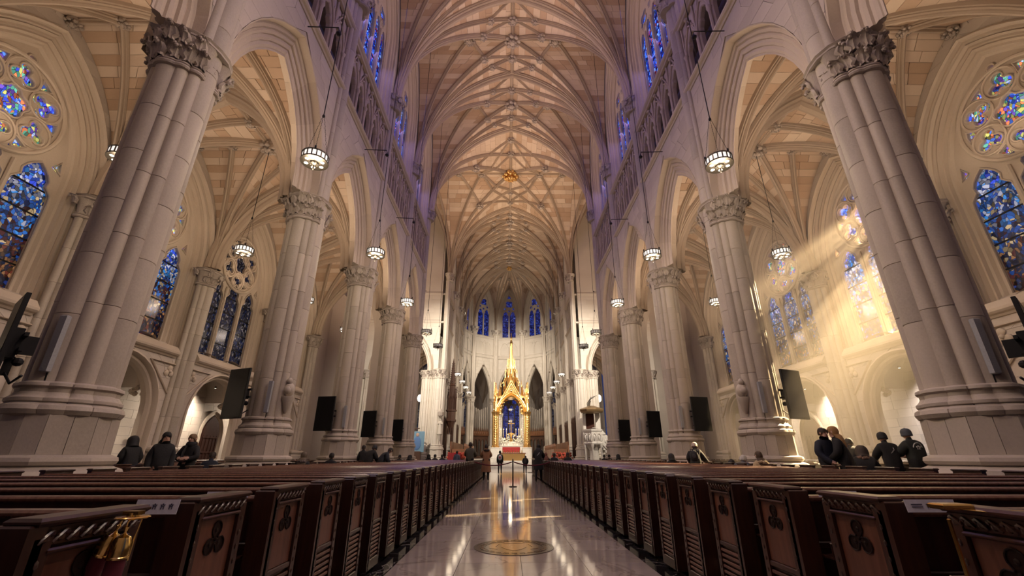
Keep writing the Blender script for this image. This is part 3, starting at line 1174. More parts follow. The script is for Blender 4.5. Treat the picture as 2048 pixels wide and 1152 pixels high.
ORD = ['first', 'second', 'third', 'fourth', 'fifth', 'sixth', 'seventh', 'eighth', 'ninth', 'tenth']
SIDE = {-1: 'away from the sunbeams', 1: 'on the sunbeam side'}
for sg in (-1, 1):
    for k, y in enumerate(YP):
        if k == 0:
            lab = 'clustered limestone pier behind the camera %s' % SIDE[sg]
        elif k == 1:
            lab = 'clustered limestone pier beside the camera %s' % SIDE[sg]
        elif k == 6:
            lab = 'clustered limestone pier at the near corner of the crossing %s' % SIDE[sg]
        else:
            lab = '%s clustered limestone pier from the front %s' % (ORD[k - 2], SIDE[sg])
        pier('clustered_pier', lab, sg, y)
    for k, y in enumerate(YC):
        if k == 0:
            lab = 'brightly lit clustered pier at the far corner of the crossing %s' % SIDE[sg]
        else:
            lab = '%s choir pier beyond the crossing %s' % (ORD[k - 1], SIDE[sg])
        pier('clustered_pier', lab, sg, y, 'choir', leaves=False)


def half_pier(mx, label, mat='pier', z1=9.65, tiers=(6, 6)):
    """clustered half shafts against a wall; local -y faces the room"""
    r = thing('wall_pier', label, 'pier', mx, 'half piers against the outer walls')
    g = G()
    hx = [(-.78, .4), (-.78, -.05), (-.5, -.3), (.5, -.3), (.78, -.05), (.78, .4)]
    g.ring(hx[::1], [(.12, 0), (.12, 1.2), (.05, 1.25), (.02, 1.3), (.10, 1.36), (.10, 1.46), (0, 1.55), (-.2, 1.62)])
    link('plinth', g.mesh('plinth', mat, smooth=.4), r)
    for (x, y, rad) in SMALL:
        shaft(r, x, y - .02, rad, 1.55, z1 + .05, 6, mat)
    capital(r, 'resp' + mat, RCAP, z1, .92, tiers, skip=lambda p: p[1] > .25, leaf_sc=.85, mat='carve' if mat == 'pier' else mat)
    return r


WALLF = 16.75
for sg in (-1, 1):
    for k, y in enumerate(YP):
        if k < 1:
            continue
        half_pier(wallmx(sg, WALLF - .12, y), 'clustered half pier on the outer wall, %s along, %s' % (ORD[k - 1], SIDE[sg]))
    for k, y in enumerate(YC):
        half_pier(wallmx(sg, WALLF - .12, y), 'choir aisle half pier on the outer wall, %s along, %s' % (ORD[k], SIDE[sg]), 'pier')
# slender shafts at the corners of the apse
for i, (x, y) in enumerate(APSE[1:5]):
    a = math.atan2(y - AC[1], x - AC[0])
    mx = T(x, y, 0, a - PI / 2 + PI + PI)
    nm = ['outermost away from the sunbeams', 'behind the canopy away from the sunbeams', 'behind the canopy on the sunbeam side', 'outermost on the sunbeam side'][i]
    r = thing('apse_pier', 'pale clustered apse pier, %s' % nm, 'pier', mx, 'apse piers')
    g = G()
    cl = foil([(0, 0, .42), (-.5, .1, .3), (.5, .1, .3), (0, .5, .35), (0, -.42, .22), (-.3, -.3, .16), (.3, -.3, .16)], 48)
    g.ring(cl, [(.2, .0), (.2, 2.6), (.1, 2.7), (.0, 2.8), (0, 3.0)])
    link('plinth', g.mesh('plinth', 'choir', smooth=.5), r)
    for (x2, y2, rr) in [(-.5, .1, .3), (.5, .1, .3), (0, .5, .35), (-.3, -.3, .16), (.3, -.3, .16), (0, 0, .42)]:
        shaft(r, x2, y2, rr, 2.9, 9.7, 5, 'choir')
    shaft(r, 0, -.42, .22, 2.9, 22.0, 10, 'choir')
    shaft(r, -.3, -.3, .14, 10.5, 22.0, 6, 'choir')
    shaft(r, .3, -.3, .14, 10.5, 22.0, 6, 'choir')
    capital(r, 'apse', cl, 9.65, .95, (9, 9), leaf_sc=.8, skip=lambda p: p[1] < -.5, mat='choir')
    capital(r, 'apsevault', VCAP, 22.0, .9, (6, 6), mx=T(0, -.28, 0), leaf_sc=.75, mat='choir')


# ---------------------------------------------------------------- windows
WN = [0]


def lancet(x, a, zb, zs, r, n=7, cusp=True):
    A = Arch(a, r, zs)
    P = A.pts(0, n, zb)
    out = []
    for i, (px, pz) in enumerate(P):
        if cusp and pz > zs + .02:
            f = (pz - zs) / r
            k = 1 - .30 * math.exp(-((f - .42) / .12) ** 2)
            px *= k
        out.append((px + x, pz))
    return out


def tracery(arch, zb, nl, style):
    """holes of a traceried window; returns (light holes, head holes)"""
    a = arch.a
    w = 2 * a / nl
    zl = arch.zs - (.95 if style == 'aisle' else .55)
    lights = [lancet(-a + w * (i + .5), w / 2 - .10, zb + .10, zl, w * .80) for i in range(nl)]
    head = []
    def fo(x, z, n, df, rf, rot=0):
        head.append(foil([(x + df * math.cos(rot + 2 * PI * i / n), z + df * math.sin(rot + 2 * PI * i / n), rf) for i in range(n)] + [(x, z, rf * .6)], 30, (x, z)))
    if style == 'aisle':
        q_ = a / 2.1
        zc = arch.zs + 1.72
        fo(0, zc, 5, .30 * q_, .22 * q_, PI / 2)
        for i in range(6):
            t = PI / 6 + i * PI / 3
            fo(.98 * q_ * math.cos(t), zc + .98 * q_ * math.sin(t), 3, .20 * q_, .18 * q_, t)
        for i in range(6):
            t = i * PI / 3
            q = 1.24 * q_
            c = np.array([q * math.cos(t), zc + q * math.sin(t)])
            u = np.array([math.cos(t), math.sin(t)]); v = np.array([-u[1], u[0]])
            head.append([tuple(c + u * .10 - v * .24), tuple(c + u * .16), tuple(c + u * .10 + v * .24), tuple(c - u * .26)])
        for sx in (-1, 1):
            head.append([(sx * (a - .12), arch.zs + .28), (sx * (a - .22), arch.zs + .75), (sx * (a - .42), arch.zs + .42)][::sx])
        fo(0, arch.apex() - .50, 1, 0, .13)
    elif style == 'clere':
        for sx in (-1, 1):
            fo(sx * a * .5, arch.zs + 1.05, 4, .30, .26, PI / 4)
            head.append([(sx * a * .5 - .3, arch.zs + .32), (sx * a * .5 + .3, arch.zs + .32), (sx * a * .5, arch.zs + .48)])
        fo(0, arch.zs + 2.35, 5, .36, .28, PI / 2)
        fo(0, arch.apex() - .62, 1, 0, .17)
        fo(0, arch.zs + .95, 1, 0, .16)
    else:
        fo(0, arch.zs + arch.r * .46, 4, a * .30, a * .27, PI / 4)
        for sx in (-1, 1):
            fo(sx * a * .60, arch.zs + arch.r * .24, 1, 0, a * .17)
        fo(0, arch.zs + arch.r * .78, 3, a * .14, a * .14, PI / 2)
        fo(0, arch.zs + arch.r * .14, 1, 0, a * .15)
    return lights, head


WCACHE = {}


def window(mx, key, arch, zb, nl, style, glass, gm, stone_m='mould', depth=.26, row=1.05, grime=None):
    """one traceried window in wall coordinates; tracery front at local y=0"""
    WN[0] += 1
    r = link('window_%d' % WN[0], None, None, mx, kind='structure')
    ck = (key, stone_m)
    if ck not in WCACHE:
        L, H = tracery(arch, zb, nl, style)
        g = G()
        plate(g, arch.pts(.04, 10, zb), L + H, 0, depth, .07)
        tr = g.mesh('tracery', stone_m)
        g = G()
        for poly in L + H:                                # roll mouldings that follow the openings
            loop = [(x, -.015, z) for x, z in poly]
            g.tube(loop + loop[:1], .035, 5, cap=False)
        w = 2 * arch.a / nl
        for i in range(1, nl):
            x = -arch.a + w * i
            g.tube([(x, -.05, zb), (x, -.05, arch.zs - .1)], .075, 7)
        if style == 'aisle':
            zc = arch.zs + 1.72
            q_ = arch.a / 2.1
            g.tube([(1.52 * q_ * math.cos(t), -.05, zc + 1.52 * q_ * math.sin(t)) for t in np.linspace(0, 2 * PI, 41)], .075, 7, cap=False)
            for i in range(6):
                t = PI / 6 + i * PI / 3
                cx, cz = .98 * q_ * math.cos(t), zc + .98 * q_ * math.sin(t)
                g.tube([(cx + .47 * q_ * math.cos(q), -.03, cz + .47 * q_ * math.sin(q)) for q in np.linspace(0, 2 * PI, 21)], .045, 6, cap=False)
        roll = g.mesh('tracery_roll', stone_m, smooth=.8)
        panes, bars = [], []
        for poly in L:
            P = np.array(poly)
            x0, x1 = P[:, 0].min() - .03, P[:, 0].max() + .03
            z0, z1 = P[:, 1].min() - .03, P[:, 1].max() + .03
            n = max(2, round((z1 - z0) / row))
            for k in range(n):
                za, zc_ = z0 + (z1 - z0) * k / n, z0 + (z1 - z0) * (k + 1) / n
                q = G(); q.box(((x0 + x1) / 2, depth * .55, (za + zc_) / 2), (x1 - x0, .02, zc_ - za - .05))
                panes.append(q.mesh('glass_pane', glass))
                if k:
                    q = G(); q.box(((x0 + x1) / 2, depth * .5, za), (x1 - x0, .04, .055))
                    bars.append(q.mesh('saddle_bar', 'iron'))
        hp = []
        for poly in H:
            q = G(); q.prism([tuple(np.mean(poly, 0) + (np.array(p) - np.mean(poly, 0)) * 1.05) for p in poly], depth * .55, depth * .55 + .02)
            hp.append(q.mesh('head_pane', gm))
        q = G(); wall_slab(q, None, arch.a + .3, zb - .2, arch.apex() + .2, depth + .1)  # unseen sheet added behind the glass to block outside light
        WCACHE[ck] = (tr, roll, panes, bars, hp, q.mesh('light_block_sheet', 'void'))
    tr, roll, panes, bars, hp, back = WCACHE[ck]
    link('tracery', tr, r); link('tracery_roll', roll, r)
    for p in panes:
        link('glass_pane', p, r)
    for p in bars:
        link('saddle_bar', p, r)
    for p in hp:
        link('head_pane', p, r)
    if glass != 'glass_sun':
        link('light_block', back, r)
    return r


# ---------------------------------------------------------------- arcade, triforium, clerestory
def mirror_prof(p, w):
    return p + [(o, w - d) for o, d in p[::-1]]


ARC_PROF = mirror_prof([(.70, 0), (.66, .02), (.62, .32), (.56, .34), (.46, .33), (.42, .40), (.36, .36), (.28, .40), (.26, .48), (.16, .46), (.08, .50), (.06, .56), (-.04, .54), (-.12, .58), (-.14, .61), (-.2, .61)], 1.25)
ARC_PROF_ = ARC_PROF
STRING = [(-.20, .10), (-.20, .18), (-.02, .42), (.1, .42), (.1, -.06), (-.04, -.06), (-.08, .0), (-.15, .04)]


def string_mesh(half, z, name='string_course', mat='mould', k=1.0):
    g = G()
    P = np.array([[(x, d * k, z + h * k) for d, h in STRING] for x in (-half, half)])
    g.grid(P, cv=True)
    for row in P:
        g.add(row, [tuple(range(len(row)))])
    return g.mesh(name, mat)


BAYC = {}


def arcade_bay(root, items, sg, yc, half, arch, mx=None, mat='mould', wmat='wall', trif=5, clere=None, lights=4, glass='glass_clere', outside=True):
    mx = mx if mx is not None else wallmx(sg, WF, yc)
    clere = clere or Arch(2.15, 4.0, 26.6)
    key = (half, arch.a, mat, trif)
    if key not in BAYC:
        d = {}
        pieces = []
        n = 9
        full = [arch.pts(o, n) for o, _ in ARC_PROF]
        for k in range(0, 2 * n - 2, 2):
            g = G()
            P = np.array([[(full[i][j][0], ARC_PROF[i][1], full[i][j][1]) for j in range(k, k + 3)] for i in range(len(ARC_PROF))])
            c = P.reshape(-1, 3).mean(0)
            P = c + (P - c) * .9965
            g.grid(P)
            if k == 0 or k == 2 * n - 4:
                g.add(P[:, 0 if k == 0 else -1], [tuple(range(len(P)))])
            pieces.append(g.mesh('arch_stone', mat))
        d['arch'] = pieces
        g = G()
        wall_slab(g, arch, half, 10.6, 16.7, .05, .70)
        wall_slab(g, arch, half, 10.6, 16.7, 1.2, .70)
        wall_slab(g, None, half, 16.4, 20.4, 1.5)                     # back of the triforium passage
        g.box((0, .75, 16.6), (2 * half, 1.3, .2)); g.box((0, .75, 20.3), (2 * half, 1.3, .2))
        wall_slab(g, clere, half, 20.3, 33.4, .06, .52)
        wall_slab(g, clere, half, 20.3, 33.4, 1.2, .1)
        d['backing'] = g.mesh('wall_core', wmat)
        g = G()
        arch_band(g, clere, [(.55, .0), (.53, .10), (.44, .14), (.40, .24), (.28, .28), (.24, .40), (.10, .44), (0.0, .55), (0, .95)], 12, 20.5)
        d['jamb'] = g.mesh('window_moulding', mat, smooth=.5)
        d['s1'] = string_mesh(half, 16.45); d['s2'] = string_mesh(half, 20.2)
        # triforium screen
        w = (2 * half - .9) / trif
        holes, extra = [], G()
        for i in range(trif):
            x = -half + .45 + w * (i + .5)
            holes.append(lancet(x, w / 2 - .13, 17.0, 18.35, w * .75, 6))
            holes.append(foil([(x + .13 * math.cos(q), 19.72 + .13 * math.sin(q), .12) for q in (PI / 2, PI * 7 / 6, PI * 11 / 6)], 18, (x, 19.72)))
            A = Arch(w / 2 - .04, w * 1.05, 18.35)
            extra.tube([(px + x, .10, pz) for px, pz in A.pts(0, 6)], .055, 6)
            extra.tube([(px + x, .10, pz) for px, pz in [(-w * .42, 19.0), (0, 20.0), (w * .42, 19.0)]], .05, 6)
            extra.ball((x, .08, 20.02), .12, 6, 4)
            extra.ball((x - w / 2, .08, 18.4), (.12, .10, .12), 6, 4)
            for q in (-.3, .3):
                extra.ball((x + q * w * .8, .08, 19.35), .08, 6, 4)
        for i in range(trif + 1):
            x = -half + .45 + w * i
            extra.tube([(x, .08, 16.85), (x, .08, 18.3)], .075, 7)
            extra.lathe([(.07, 18.15), (.13, 18.32), (.13, 18.36)], 8, (x, .08, 0))
            extra.tube([(x, .08, 18.4), (x, .08, 20.1)], .05, 6)
        g = G()
        plate(g, [(-half, 16.7), (half, 16.7), (half, 20.3), (-half, 20.3)], holes, .14, .36, .05)
        d['screen'] = g.mesh('triforium_screen', mat)
        d['colon'] = extra.mesh('triforium_arcading', mat, smooth=.8)
        d['ash'] = rect_stones(arch, half, 10.7, 16.5, .58, 1.25, 0, .05, .70, wmat) + rect_stones(clere, half, 20.6, 33.2, .62, 1.3, 0, .06, .55, wmat)
        BAYC[key] = d
    d = BAYC[key]
    for me in d['arch']:
        link('arch_stone', me, root, mx)
    link('wall_core', d['backing'], root, mx)
    link('window_moulding', d['jamb'], root, mx)
    link('string_course', d['s1'], root, mx); link('string_course', d['s2'], root, mx)
    link('triforium_screen', d['screen'], root, mx); link('triforium_arcading', d['colon'], root, mx)
    A = np.array(mx)
    for V, F, mt in d['ash']:
        items.append((V @ A[:3, :3].T + A[:3, 3], F, mt))
    window(mx @ T(0, .62, 0), ('clere', clere.a, lights), clere, 20.7, lights, 'clere' if lights == 4 else 'apse', glass, glass, mat)


NARCH = Arch(2.4, 4.2, 10.7)
SN = {-1: 'left', 1: 'right'}
for sg in (-1, 1):
    root = struct('wall_' + SN[sg], None)
    items = []
    for k in range(0, 6):
        arcade_bay(root, items, sg, YP[k] + BAY / 2, BAY / 2, NARCH)
    stones(root, items, 'ashlar_stone', ['wall'], 285)
    root = struct('wall_' + SN[sg], None)
    items = []
    for k in range(3):
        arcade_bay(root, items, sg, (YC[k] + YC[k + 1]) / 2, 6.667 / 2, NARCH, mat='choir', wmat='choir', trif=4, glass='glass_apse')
    stones(root, items, 'ashlar_stone', ['choir'], 120)

# apse: five sides with a narrow arch, blind tracery and a two-light window
root = struct('wall_apse', None)
items = []
APSE_MX = []
for i in range(5):
    p, q = np.array(APSE[i]), np.array(APSE[i + 1])
    h = np.linalg.norm(q - p) / 2
    c = (p + q) / 2
    u = (q - p) / (2 * h)
    mx = T(c[0], c[1], 0, math.atan2(u[1], u[0]))
    APSE_MX.append((mx, h))
    aa = h * .74
    A = Arch(aa, 5.45, 10.6)
    W = Arch(h * .55, 4.3 if h > 2.2 else 4.0, 26.4)
    g = G()
    wall_slab(g, A, h, 10.5, 21.4, .05, .30)
    wall_slab(g, W, h, 21.3, 33.2, .05, .36)
    wall_slab(g, A, h, 10.5, 33, .9, .1)
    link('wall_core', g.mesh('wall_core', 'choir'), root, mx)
    n = 8
    prof = [(.30, .0), (.30, .12), (.22, .16), (.20, .28), (.12, .26), (.09, .36), (.0, .42), (0, .8)]
    full = [A.pts(o, n) for o, _ in prof]
    for k in range(0, 2 * n - 2, 2):
        g = G()
        P = np.array([[(full[a][j][0], prof[a][1], full[a][j][1]) for j in range(k, k + 3)] for a in range(len(prof))])
        cc = P.reshape(-1, 3).mean(0)
        g.grid(cc + (P - cc) * .996)
        link('arch_stone', g.mesh('arch_stone', 'choir'), root, mx)
    g = G()
    arch_band(g, W, [(.36, 0), (.34, .1), (.22, .14), (.18, .28), (.05, .32), (0, .45), (0, .8)], 10, 21.5)
    link('window_moulding', g.mesh('window_moulding', 'choir', smooth=.5), root, mx)
    link('string_course', string_mesh(h, 17.6, mat='choir'), root, mx)
    link('string_course', string_mesh(h, 21.3, mat='choir'), root, mx)
    g = G()                                       # blind tracery panel
    ww = h * .62
    holes = [lancet(s_ * ww * .5, ww * .5 - .09, 18.4, 19.6, ww * .62, 6) for s_ in (-1, 1)]
    holes.append(foil([(0, 20.55, .16), (.15, 20.4, .13), (-.15, 20.4, .13)], 18, (0, 20.45)))
    plate(g, [(-h + .45, 18.2), (h - .45, 18.2), (h - .45, 21.2), (-h + .45, 21.2)], holes, -.06, .04, .06)
    link('blind_tracery', g.mesh('blind_tracery', 'choir'), root, mx)
    items += [(V @ np.array(mx)[:3, :3].T + np.array(mx)[:3, 3], F, m_) for V, F, m_ in rect_stones(A, h, 10.6, 17.6, .6, 1.2, 0, .05, .30, 'choir') + rect_stones(W, h, 21.7, 31, .6, 1.2, 0, .05, .36, 'choir')]
    window(mx @ T(0, .5, 0), ('apse', i in (0, 4)), W, 21.7, 2, 'apse', 'glass_apse', 'glass_apse', 'choir')
stones(root, items, 'ashlar_stone', ['choir'], 150)

# ---------------------------------------------------------------- outer aisle walls with chapels
AW = Arch(2.45, 4.1, 10.85)
CV = Arch(3.42, 1.9, 4.35)
NICHE = Arch(2.15, 2.15, 3.05)
WB = {}


def aisle_bay(root, items, sg, yc, half, glass, niche=True, gm='glass_rose'):
    mx = wallmx(sg, WALLF, yc)
    key = (half, niche)
    if key not in WB:
        d = {}
        g = G()
        wall_slab(g, AW, half, 5.7, 16.8, .05, .86)
        wall_slab(g, None, half, 0, 0.01, .05)
        if niche:
            wall_slab(g, NICHE, half, 0, 5.8, .05, .34)
            wall_slab(g, NICHE, half, 0, 6.4, .5, .0)
        else:
            wall_slab(g, None, half, 0, 5.8, .05)
        d['core'] = g.mesh('wall_core', 'wall')
        g = G()
        arch_band(g, AW, [(.86, .0), (.86, -.05), (.80, -.09), (.74, -.02), (.72, .12), (.64, .10), (.60, .20), (.56, .14), (.50, .26), (.42, .24), (.40, .36), (.34, .32), (.28, .46), (.20, .44), (.16, .56), (.08, .58), (.0, .70), (0, .90)], 12, 6.1)
        d['jamb'] = g.mesh('window_moulding', 'mould', smooth=.45)
        d['sill'] = string_mesh(half - .7, 5.72, k=1.15)
        g = G(); g.add([(-2.9, -.02, 6.12), (2.9, -.02, 6.12), (2.6, .85, 6.45), (-2.6, .85, 6.45)], [(0, 1, 2, 3)])
        d['slope'] = g.mesh('sill_slope', 'mould')
        d['ash'] = rect_stones(AW, half, 6.1, 16.6, .48, .95, 0, .05, .86)
        if niche:
            g = G()
            arch_band(g, NICHE, [(.36, .02), (.36, -.06), (.28, -.09), (.22, -.02), (.18, .12), (.08, .14), (.0, .26), (0, .5)], 9, 0)
            d['nm'] = g.mesh('niche_moulding', 'mould', smooth=.45)
            g = G()
            arch_band(g, CV, [(0, .48), (0, 3.4)], 9, None)
            d['vault'] = g.mesh('niche_vault', 'wall', smooth=.4)
            g = G()
            arch_band(g, CV, [(.02, 1.55), (-.2, 1.6), (-.24, 1.75), (-.2, 1.9), (.02, 1.95)], 9, None)
            for sx in (-1, 1):
                for q in range(6):
                    g.ball((sx * (3.1 + .06 * math.cos(q)), 1.75 + .14 * math.sin(q * 1.05), 4.0 + .06 * q), .13, 6, 4)
            d['rib'] = g.mesh('niche_rib', 'mould', smooth=.6)
            d['back'] = rect_stones(None, half, 0, 6.4, .42, .9, 3.1, .06)
            d['ash'] = d['ash'] + rect_stones(NICHE, half, .0, 5.7, .52, .95, 0, .05, .36)
            g = G()                                # carved triangular panels in the spandrels
            for sx in (-1, 1):
                tri = [(sx * 3.0, 5.35), (sx * 1.35, 5.35), (sx * 2.95, 3.9)]
                loop = [(x, -.03, z) for x, z in tri]
                g.tube(loop + loop[:1], .06, 6, cap=False)
                for k in range(3):
                    t = PI / 2 + k * 2 * PI / 3
                    g.ball((sx * 2.62 + .17 * math.cos(t), -.02, 4.98 + .17 * math.sin(t)), (.15, .07, .15), 8, 5)
                g.ball((sx * 2.62, -.05, 4.98), .09, 8, 5)
            d['tri'] = g.mesh('spandrel_carving', 'mould', smooth=.8)
        WB[key] = d
    d = WB[key]
    link('wall_core', d['core'], root, mx)
    link('window_moulding', d['jamb'], root, mx)
    link('string_course', d['sill'], root, mx)
    link('sill_slope', d['slope'], root, mx)
    A = np.array(mx)
    L = d['ash'] + (d.get('back') or [])
    for V, F, mt in L:
        items.append((V @ A[:3, :3].T + A[:3, 3], F, mt))
    if niche:
        link('niche_moulding', d['nm'], root, mx); link('niche_vault', d['vault'], root, mx)
        link('niche_rib', d['rib'], root, mx); link('spandrel_carving', d['tri'], root, mx)
    window(mx @ T(0, .68, 0), ('aisle', glass), AW, 6.35, 3, 'aisle', glass, gm)


for sg in (-1, 1):
    root = struct('wall_' + SN[sg], None)
    items = []
    for k in range(1, 6):
        dim = (sg == -1 and k >= 4)
        sun = sg == 1 and k == 3
        aisle_bay(root, items, sg, YP[k] + BAY / 2, BAY / 2, 'glass_dim' if dim else 'glass_sun' if sun else 'glass_aisle', True, 'glass_dim' if dim else 'glass_sun' if sun else 'glass_rose')
    for k in range(3):
        aisle_bay(root, items, sg, (YC[k] + YC[k + 1]) / 2, 6.667 / 2, 'glass_dim', False, 'glass_dim')
    stones(root, items, 'ashlar_stone', ['wall'], 290)

# ---------------------------------------------------------------- transepts, ambulatory, lady chapel, entrance wall
for sg in (-1, 1):
    root = struct('wall_transept', None)
    A = Arch(3.0, 4.9, 10.7)
    Wt = Arch(1.9, 3.4, 26.6)
    mx = T(sg * 12.9, YX, 0)
    g = G()
    wall_slab(g, A, 4.4, 0, 20.4, 0, .75)
    wall_slab(g, Wt, 4.4, 20.4, 33.4, 0, .4)
    link('wall_core', g.mesh('wall_core', 'choir'), root, mx)
    prof = [(.75, -.02), (.75, .25), (.6, .28), (.56, .4), (.44, .4), (.36, .52), (.2, .52), (.12, .64), (0, .7), (0, 1.1)]
    n = 9
    full = [A.pts(o, n, 10.6) for o, _ in prof]
    for k in range(0, 2 * n, 2):
        g = G()
        P = np.array([[(full[a][j][0], prof[a][1], full[a][j][1]) for j in range(k, k + 3)] for a in range(len(prof))])
        cc = P.reshape(-1, 3).mean(0)
        g.grid(cc + (P - cc) * .997)
        link('arch_stone', g.mesh('arch_stone', 'choir'), root, mx)
    g = G(); arch_band(g, Wt, [(.42, -.02), (.4, .1), (.25, .15), (.2, .3), (0, .4), (0, .8)], 10, 20.8)
    link('window_moulding', g.mesh('window_moulding', 'choir', smooth=.5), root, mx)
    for z in (16.5, 20.2):
        link('string_course', string_mesh(4.4, z, mat='choir'), root, mx)
    stones(root, [(V + np.array([sg * 12.9, YX, 0]), F, m_) for V, F, m_ in rect_stones(A, 4.4, 10.7, 20.2, .6, 1.2, -.02, .05, .75, 'choir')], 'ashlar_stone', ['choir'], 60)
    window(mx @ T(0, .5, 0), 'transept', Wt, 20.9, 2, 'apse', 'glass_clere', 'glass_clere', 'choir')
    for x in (9.62, 16.2):
        pass
    half_pier(T(sg * 9.75, YX - .05, 0), 'slim shafts of the choir aisle archway beside the bright pier %s' % SIDE[sg], 'choir')
    g = G()
    wall_slab(g, None, 8.2, 0, 33.4, 0)
    struct('wall_transept_end', g.mesh('wall_transept_end', 'wall'), None, T(sg * 22.2, (YP[-1] + YX) / 2, 0, -sg * PI / 2))
    g = G()
    wall_slab(g, Arch(3.2, 5, 10.7), 7.2, 0, 33.4, 0, .2)
    struct('wall_transept', g.mesh('wall_transept', 'wall'), None, T(sg * 15.2, YP[-1] + .4, 0))
    g = G()
    wall_slab(g, None, 2.8, 0, 33.4, 0)
    struct('wall_transept', g.mesh('wall_transept', 'wall'), None, T(sg * 19.8, YX + .3, 0))
    g = G()
    wall_slab(g, None, 27, 16.7, 34, 0)
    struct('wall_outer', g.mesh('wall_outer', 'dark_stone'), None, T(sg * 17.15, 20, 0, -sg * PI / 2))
for i in range(5):
    p, q = np.array(APSE[i]), np.array(APSE[i + 1])
    c0 = np.array(AC)
    p2, q2 = c0 + (p - c0) * 1.95, c0 + (q - c0) * 1.95
    h = np.linalg.norm(q2 - p2) / 2
    c = (p2 + q2) / 2
    u = (q2 - p2) / (2 * h)
    mx = T(c[0], c[1], 0, math.atan2(u[1], u[0]))
    root = struct('wall_ambulatory', None)
    g = G()
    A = Arch(2.3, 4.2, 9.5)
    wall_slab(g, A, h, 4.6 if i != 2 else 0, 16.5, 0, .3)
    if i != 2:
        wall_slab(g, None, h, 0, 4.7, 0)
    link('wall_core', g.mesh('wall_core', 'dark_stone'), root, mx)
    g = G(); arch_band(g, A, [(.32, -.03), (.3, .1), (.15, .14), (0, .4), (0, .8)], 9, 4.6 if i != 2 else 0)
    link('window_moulding', g.mesh('window_moulding', 'mould', smooth=.5), root, mx)
    if i != 2:
        window(mx @ T(0, .5, 0), 'amb', A, 4.8, 3, 'apse', 'glass_dim', 'glass_dim', 'mould')
    # ambulatory vault cell
    g = G()
    P = []
    for k in range(9):
        f = k / 8
        row = []
        for w in np.linspace(0, 1, 9):
            e = p + (q - p) * w; e2 = p2 + (q2 - p2) * w
            e = e + (e2 - e) * f
            bulge = 1 - abs(2 * w - 1) ** 1.8
            row.append((*e, 10.7 + 5.6 * max(bulge, math.sin(PI * min(1, f * 1.05)) ** .8)))
        P.append(row)
    P = np.array(P)
    g.grid(P)
    root = struct('ceiling', g.mesh('ceiling', 'wall', smooth=1.0))
    for col in (0, 2, 4, 6):
        e = (P[-1, col] - P[0, col])[:2]; e /= np.linalg.norm(e)
        link('rib', rib_mesh(P[:, col] - np.array([0, 0, .02]), e, .13, .2).mesh('rib', 'rib'), root)
# lady chapel seen through the middle arch
root = struct('wall_lady_chapel', None)
for sx in (-1, 1):
    g = G(); wall_slab(g, None, 6, 0, 17, 0)
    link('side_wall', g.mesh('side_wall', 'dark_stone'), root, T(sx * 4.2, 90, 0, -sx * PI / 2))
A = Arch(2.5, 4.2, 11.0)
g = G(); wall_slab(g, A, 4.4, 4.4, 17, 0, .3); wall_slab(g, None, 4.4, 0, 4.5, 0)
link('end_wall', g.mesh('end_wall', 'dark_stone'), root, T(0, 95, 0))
g = G(); arch_band(g, A, [(.32, -.03), (.3, .1), (.15, .14), (0, .4)], 9, 4.4)
link('window_moulding', g.mesh('window_moulding', 'mould'), root, T(0, 95, 0))
g = G(); g.grid(np.array([[(x, y, 13.5 + 3.5 * (1 - (x / 4.2) ** 2)) for y in (84, 96)] for x in np.linspace(-4.2, 4.2, 9)]))
link('vault', g.mesh('vault', 'cream', smooth=1.0), root)
window(T(0, 95.4, 0), 'lady', A, 4.6, 4, 'clere', 'glass_apse', 'glass_apse', 'mould')
g = G()
wall_slab(g, None, 18, 0, 34, 0)
struct('wall_entrance', g.mesh('wall_entrance', 'wall'), None, T(0, YSTART - 1.2, 0, PI))


# ---------------------------------------------------------------- floor
ACX = -0.15                                       # middle of the aisle
HALF = 1.44
g = G()
g.box((0, 22, -.13), (46, 58, .2))
g.box((0, 75, -.13), (46, 50, .2))
floor = struct('floor', g.mesh('floor', 'black_marble'))
PAVE = {}
nx = 4
y = -5.0
k = 0
while y < 50:
    ln = .72
    for i in range(nx):
        w = 2 * HALF / nx
        key = 'slab'
        if key not in PAVE:
            g = G(); g.cham((0, 0, -.02), (w - .004, ln - .004, .04), .0015)
            PAVE[key] = g.mesh('paving_slab', 'floor')
        link('paving_slab', PAVE[key], floor, T(ACX - HALF + w * (i + .5), y + ln / 2, 0.0))
    y += ln
g = G()
for sx in (-1, 1):                                # dark wooden footing under the seating
    g.box((ACX + sx * (1.86 + 3.3), 15.0, -.005), (6.6, 40, .03))
    g.box((sx * 12.4, 15.0, -.005), (5.6, 40, .03))
link('pew_platform', g.mesh('pew_platform', 'black_marble'), floor)
g = G()
g.box((0, 43, -.01), (14.5, 13.5, .03))
link('crossing_floor', g.mesh('crossing_floor', 'floor'), floor)
for i in range(5):                                # steps up to the sanctuary
    g = G()
    g.cham((0, 0, .08 + .16 * i), (15 - .5 * i, 27 - 2.2 * i, .16), .012)
    link('sanctuary_step', g.mesh('sanctuary_step', 'white_marble'), floor, T(0, 63.5 + 1.2 * i, 0))
